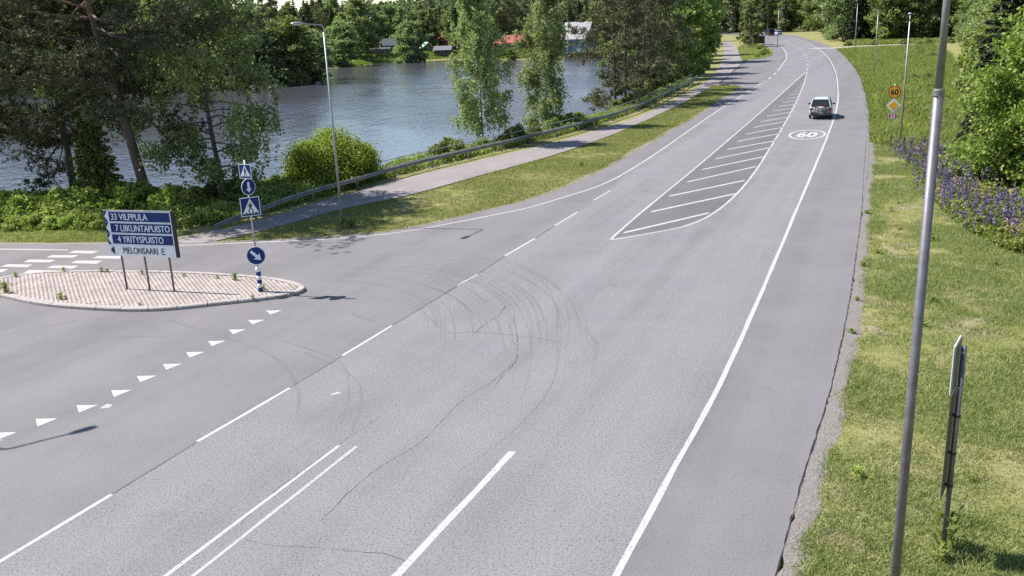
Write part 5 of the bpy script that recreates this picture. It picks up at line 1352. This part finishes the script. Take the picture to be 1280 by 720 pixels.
# big fresh green bush in front of the wood, above the lupins
plant('maple_tree', 'large bright green bushy maple beside the lupins', 'tree', gen_broad(140, 6.8, 4.2, 0.02, 60, 48000, 0.16, 0.25, 0, 0.14, (0, 0), (0, 60), 0.5, 0.25, 16), M['bark_grey'], M['l_maple'], at_ground(27.4, 46.5, -0.1))
plant('maple_bush', 'wide bright green bush further along behind the lupins', 'bush', gen_broad(141, 5.5, 3.6, 0.02, 44, 34000, 0.17, 0.25, 0, 0.10, (0, 0), (0, 60), 0.5, 0.25, 16), M['bark_grey'], M['l_wood'], at_ground(32.0, 53.0, -0.1))
plant('maple_bush', 'bright green bush beyond the lupin bank', 'bush', gen_broad(142, 5.0, 3.2, 0.02, 44, 34000, 0.16, 0.25, 0, 0.10, (0, 0), (0, 60), 0.5, 0.24, 16), M['bark_grey'], M['l_maple'], at_ground(25.2, 37.5, -0.1))

plant('spruce_tree', 'dark layered spruce standing among the roadside maples', 'tree', gen_spruce(145, 13.5, 3.0, 0.02, 30000, 0.24, 0.6, 34), M['bark'], M['l_spruce'], at_ground(36.4, 66.8))
plant('spruce_tree', 'slimmer dark spruce deeper among the roadside maples', 'tree', gen_spruce(146, 15.0, 2.8, 0.02, 30000, 0.24, 0.6, 34), M['bark'], M['l_spruce'], at_ground(32.1, 58.9))
for x, y in sample_poly([(30, 66), (46, 104), (62, 140), (84, 190), (92, 205), (78, 168), (60, 128), (46, 98), (35, 72)], 34, np.random.default_rng(88)):
    shrub(float(x), float(y), prng.uniform(0.35, 0.75), prng.choice(['l_herb', 'l_broad', 'l_wood', 'l_shrub']), 'low scrub bush growing in the roadside meadow', 'scrub in the roadside meadow', 0.8)
# ---- meadow herbs, lupins, bank growth, grass: nobody could count these
def herb_mass(name, label, poly, n, hmax, ls, mat, seed, cat, up=0.6, vertical=1.2, clumpy=True):
    rng = np.random.default_rng(seed); P = sample_poly(poly, n, rng)
    cl_ = 0.5 + 0.5 * np.sin(P[:, 0] * 1.7 + 2 * np.sin(P[:, 1] * 0.9)) * np.sin(P[:, 1] * 1.3 + 1.7 * np.sin(P[:, 0] * 0.8)) if clumpy else np.ones(n)
    Z = height(P) + rng.random(n) * hmax * (0.35 + 0.65 * cl_)
    C = np.column_stack([P, Z]); d = unit(rng.normal(0, 0.7, (n, 3)) + np.array([0, 0, vertical]))
    V, F = leaf_quads(C, ls * 1.5, ls * 0.7, rng, up, d * 2, 0.5)
    o = link_mesh(name, arr_mesh(name, V, F), mat); tag(o, label, cat, kind='stuff'); return o
verge_line = smooth_line(right_edge, 0.6); Nv = normals2(verge_line)
vl = [tuple(p - n_ * 0.08) for p, n_ in zip(verge_line, Nv) if p[1] < 205]
mown_r = [tuple(p) for p in vl if p[1] < 66] + [(26.2, 56), (22.6, 47), (19.5, 38), (19.3, 33), (17.2, 22), (9.5, 7), (3.2, 8)]
meadow = [tuple(p) for p in vl if p[1] > 62] + [(97, 209), (80, 166), (62, 126), (47, 95), (37, 72), (30, 55), (26.6, 56.5)]
herb_mass('meadow_herbs', 'tall green meadow herbs between the road and the wood', meadow, 70000, 0.50, 0.22, M['l_herb'], 21, 'meadow')
herb_mass('roadside_herbs', 'rough weeds between the gravel road and the wood behind it', [(84.5, 227), (97, 222.5), (112, 220), (116, 234), (108, 252), (98, 264), (93, 254)], 18000, 0.9, 0.35, M['l_herb'], 25, 'undergrowth')
bank_in = [tuple(p + n_ * 0.5) for p, n_ in zip(gl[::6], normals2(gl)[::6])]
bank_out = [tuple(p + n_ * 4.6) for p, n_ in zip(gl[::6], normals2(gl)[::6])]
herb_mass('bank_undergrowth', 'weeds and tall grass on the bank behind the guard rail', bank_in + bank_out[::-1], 60000, 0.75, 0.17, M['l_herb'], 22, 'undergrowth')
herb_mass('shore_undergrowth', 'rough green growth along the lake shore by the side road', [(-40, 47.5), (-30, 46.2), (-22, 44.6), (-15.5, 43.4), (-13.5, 46), (-12, 50), (-12, 58), (-20, 56), (-30, 58), (-41, 62)], 60000, 0.7, 0.17, M['l_herb'], 23, 'undergrowth')
herb_mass('shore_grass', 'green lawn and reeds along the far lake shore', [(-62, 262), (-51, 280), (-45, 290), (-39, 305), (-28, 308), (-18, 309), (-8, 298), (3, 283), (14, 286), (26, 289), (42, 291), (46, 300), (20, 300), (0, 300), (-18, 318), (-40, 318), (-58, 300)], 20000, 0.5, 0.5, M['l_maple'], 24, 'grass')
def lupin_mass(poly, n, seed, mat, name, label, frac=1.0):
    rng = np.random.default_rng(seed); ctr = sample_poly(poly, 85, rng); P = ctr[rng.integers(0, 85, n)] + rng.normal(0, 0.42, (n, 2)); Z = height(P)
    k = 26; H0 = rng.uniform(0.30, 0.90, n)
    t = rng.random((n, k)); a = rng.uniform(0, 6.28, (n, k)); r = 0.055 * (1 - 0.75 * t)
    ln = rng.normal(0, 0.05, (n, 1, 2))
    C = np.dstack([P[:, 0, None] + r * np.cos(a) + ln[:, :, 0] * t, P[:, 1, None] + r * np.sin(a) + ln[:, :, 1] * t, (Z + H0)[:, None] + t * 0.38]).reshape(-1, 3)
    V, F = leaf_quads(C, 0.075, 0.055, rng, 0.3)
    o = link_mesh(name, arr_mesh(name, V, F), mat); tag(o, label, 'flowers', kind='stuff')
lup = [(24.4, 56.5), (22.6, 50.5), (21.0, 45.5), (19.4, 40.2), (18.6, 36.2), (18.4, 32.5), (21, 32), (22.4, 36.5), (22.8, 40.5), (23.6, 44), (26.0, 53), (27, 57.5)]
lupin_mass(lup, 540, 31, M['lupin'], 'lupin_bank', 'bank of purple lupins along the edge of the mown grass')
lupin_mass(lup, 70, 32, M['lupin_pale'], 'pale_lupins', 'scattered pale pink lupins among the purple ones')
herb_mass('lupin_leaves', 'green leaves under the bank of lupins', [(p[0] + (0.2 if i < 6 else 0.5), p[1]) for i, p in enumerate(lup)], 26000, 0.55, 0.15, M['l_herb'], 33, 'leaves', 0.9, 0.6)
def vnoise(P, cell, seed):
    g = np.random.default_rng(seed).random((128, 128)); q_ = P / cell; i = np.floor(q_).astype(int); f = q_ - i; f = f * f * (3 - 2 * f); i %= 128; j = (i + 1) % 128
    a = g[i[:, 0], i[:, 1]] * (1 - f[:, 0]) + g[j[:, 0], i[:, 1]] * f[:, 0]; b = g[i[:, 0], j[:, 1]] * (1 - f[:, 0]) + g[j[:, 0], j[:, 1]] * f[:, 0]
    return a * (1 - f[:, 1]) + b * f[:, 1]
def grass_mass(name, label, poly, n, h, w, seed, mat, bare=0.0, edge=None):
    rng = np.random.default_rng(seed); P = sample_poly(poly, int(n * 1.6), rng)
    nz = (vnoise(P, 2.6, seed) * 0.55 + vnoise(P, 0.9, seed + 1) * 0.30 + vnoise(P, 0.3, seed + 2) * 0.25 - 0.55) * 2.6
    dens = np.clip(1.0 - bare + 0.8 * nz, 0.08, 1)
    if edge is not None:      # the grass thins out over the gravel shoulder
        e = np.asarray(edge); sd = (P[:, 0] - np.interp(P[:, 1], e[:, 1], e[:, 0])) * math.cos(ROAD_ANG)
        dens = dens * smoothstep(0.0, 0.34, sd - 0.10 - 0.22 * (vnoise(P, 0.7, seed + 5) - 0.4))
    keep = rng.random(len(P)) < dens; P = P[keep][:n]; m_ = len(P); nz = nz[keep][:n]
    Z = height(P) - 0.01; hh = h * rng.uniform(0.5, 1.4, m_) * (1 + 0.35 * nz) * np.where(rng.random(m_) < 0.07, 1.9, 1.0); a = rng.uniform(0, 6.28, m_); l = rng.normal(0, 0.55, (m_, 2)) * hh[:, None]
    b = np.stack([np.cos(a), np.sin(a)], 1) * w
    V = np.stack([np.column_stack([P - b, Z]), np.column_stack([P + b, Z]), np.column_stack([P + l, Z + hh])], 1).reshape(-1, 3)
    o = link_mesh(name, arr_mesh(name, V, np.arange(len(V)).reshape(-1, 3)), mat); tag(o, label, 'grass', kind='stuff')
near_v = [p for p in mown_r if p[1] < 30] ; 
grass_mass('verge_grass', 'mown patchy grass of the verge with bare earth showing', mown_r, 340000, 0.075, 0.011, 41, M['blade'], 0.28, right_edge)
grass_mass('meadow_grass', 'tall pale green meadow grass between the road and the wood', meadow, 190000, 0.45, 0.035, 45, M['l_herb'])
grass_mass('strip_grass', 'mown grass strip between the road and the cycle path', strip_poly, 170000, 0.08, 0.016, 42, M['blade_tall'])
grass_mass('roadside_grass', 'short grass edge between the side road and the shrubs', [(-45, 46.5), (-23.7, 41.9), (-15.5, 40.6), (-13.6, 41.6), (-15.8, 43.2), (-22, 44.9), (-45, 49)], 50000, 0.10, 0.02, 43, M['blade_tall'])
grass_mass('tip_grass', 'grass tip between the lay-by and the shaded path', GL([(929, 79), (935, 75), (957, 73), (965, 69.5), (967, 66), (960, 59.5), (953, 56), (930, 54), (922, 60), (925, 70)]), 26000, 0.16, 0.05, 44, M['blade_tall'])

# ---- single weeds in the kerb joints and at post feet
wd = [gen_tuft(150 + k) for k in range(3)]
WM = [(w.mb.mesh('stems'), arr_mesh('leaves', V, F)) for w, V, F in wd]
for m_, c_ in WM: m_.materials.append(M['bark_grey']); c_.materials.append(M['l_herb'])
def weed(x, y, z, s, label, group=None, sz=1.0):
    tm_, cm_ = prng.choice(WM); t = thing('weed', label, 'weed', (x, y, z), prng.uniform(0, 6.28), group); t.scale = (s, s, s * sz)
    link_mesh('stems', tm_, None, t); link_mesh('leaves', cm_, None, t)
for u, v, s in ((8, 366, 1.8), (76, 374, 1.2), (82, 373, .6), (175, 381, .5), (80, 339, .8), (127, 339.5, .9), (134, 340, .7), (178, 342.5, .8), (20, 346, .9), (230, 345, .6), (272, 348, .7), (294, 350, 1.2), (330, 362, .9), (316, 373, .7)):
    g = G(u, v, 0.12); weed(g[0], g[1], 0.10, s * 0.62, 'green weed growing from the joints of the kerbed island', 'weeds on the traffic island', 1.2)
weed(-7.9, 42.2, -0.06, 2.2, 'tuft of weeds round the foot of the slim street lamp', None, 0.8); weed(-7.5, 42.3, -0.06, 1.6, 'smaller tuft of weeds beside the slim lamp foot', None, 0.7)
weed(7.30, 13.7, -0.06, 1.9, 'leafy weed clump at the foot of the edge-on sign', None, 1.4); weed(7.05, 13.35, -0.06, 1.1, 'low weed in front of the edge-on sign foot', None, 1.0)
weed(G(892, 206)[0] - 8, G(892, 206)[1] + 2, -0.06, 1.0, 'lone dark weed in the grass strip', None, 1.0)
vw = sample_poly(mown_r, 46, np.random.default_rng(77))
for x, y in vw:
    if y > 50: continue
    weed(float(x), float(y), hz(x, y), prng.uniform(0.5, 1.1), 'small leafy weed scattered in the mown verge', 'weeds in the mown verge', prng.uniform(0.5, 0.9))
# ---- stones at the point and shore
st_m = []
for k in range(3):
    bm = bmesh.new(); bmesh.ops.create_icosphere(bm, subdivisions=2, radius=0.6)
    rr_ = random.Random(k)
    for v in bm.verts: v.co *= rr_.uniform(0.8, 1.15); v.co.z *= 0.65
    me = bpy.data.meshes.new('stone'); bm.to_mesh(me); bm.free(); me.materials.append(M['stone']); st_m.append(me)
for k in range(12):
    a = LAKE[30] if k < 6 else LAKE[31]; o = link_mesh('stone', prng.choice(st_m), None)
    o.location = (a[0] + prng.uniform(-6, 3), a[1] + prng.uniform(-2.5, 2.5), LAKE_Z + prng.uniform(-.1, .2)); o.rotation_euler = (0, 0, prng.uniform(0, 6)); s = prng.uniform(0.8, 1.8); o.scale = (s * 1.3, s, s)
    tag(o, 'grey shore stone at the tip of the wooded point', 'stone', 'stones at the wooded point')
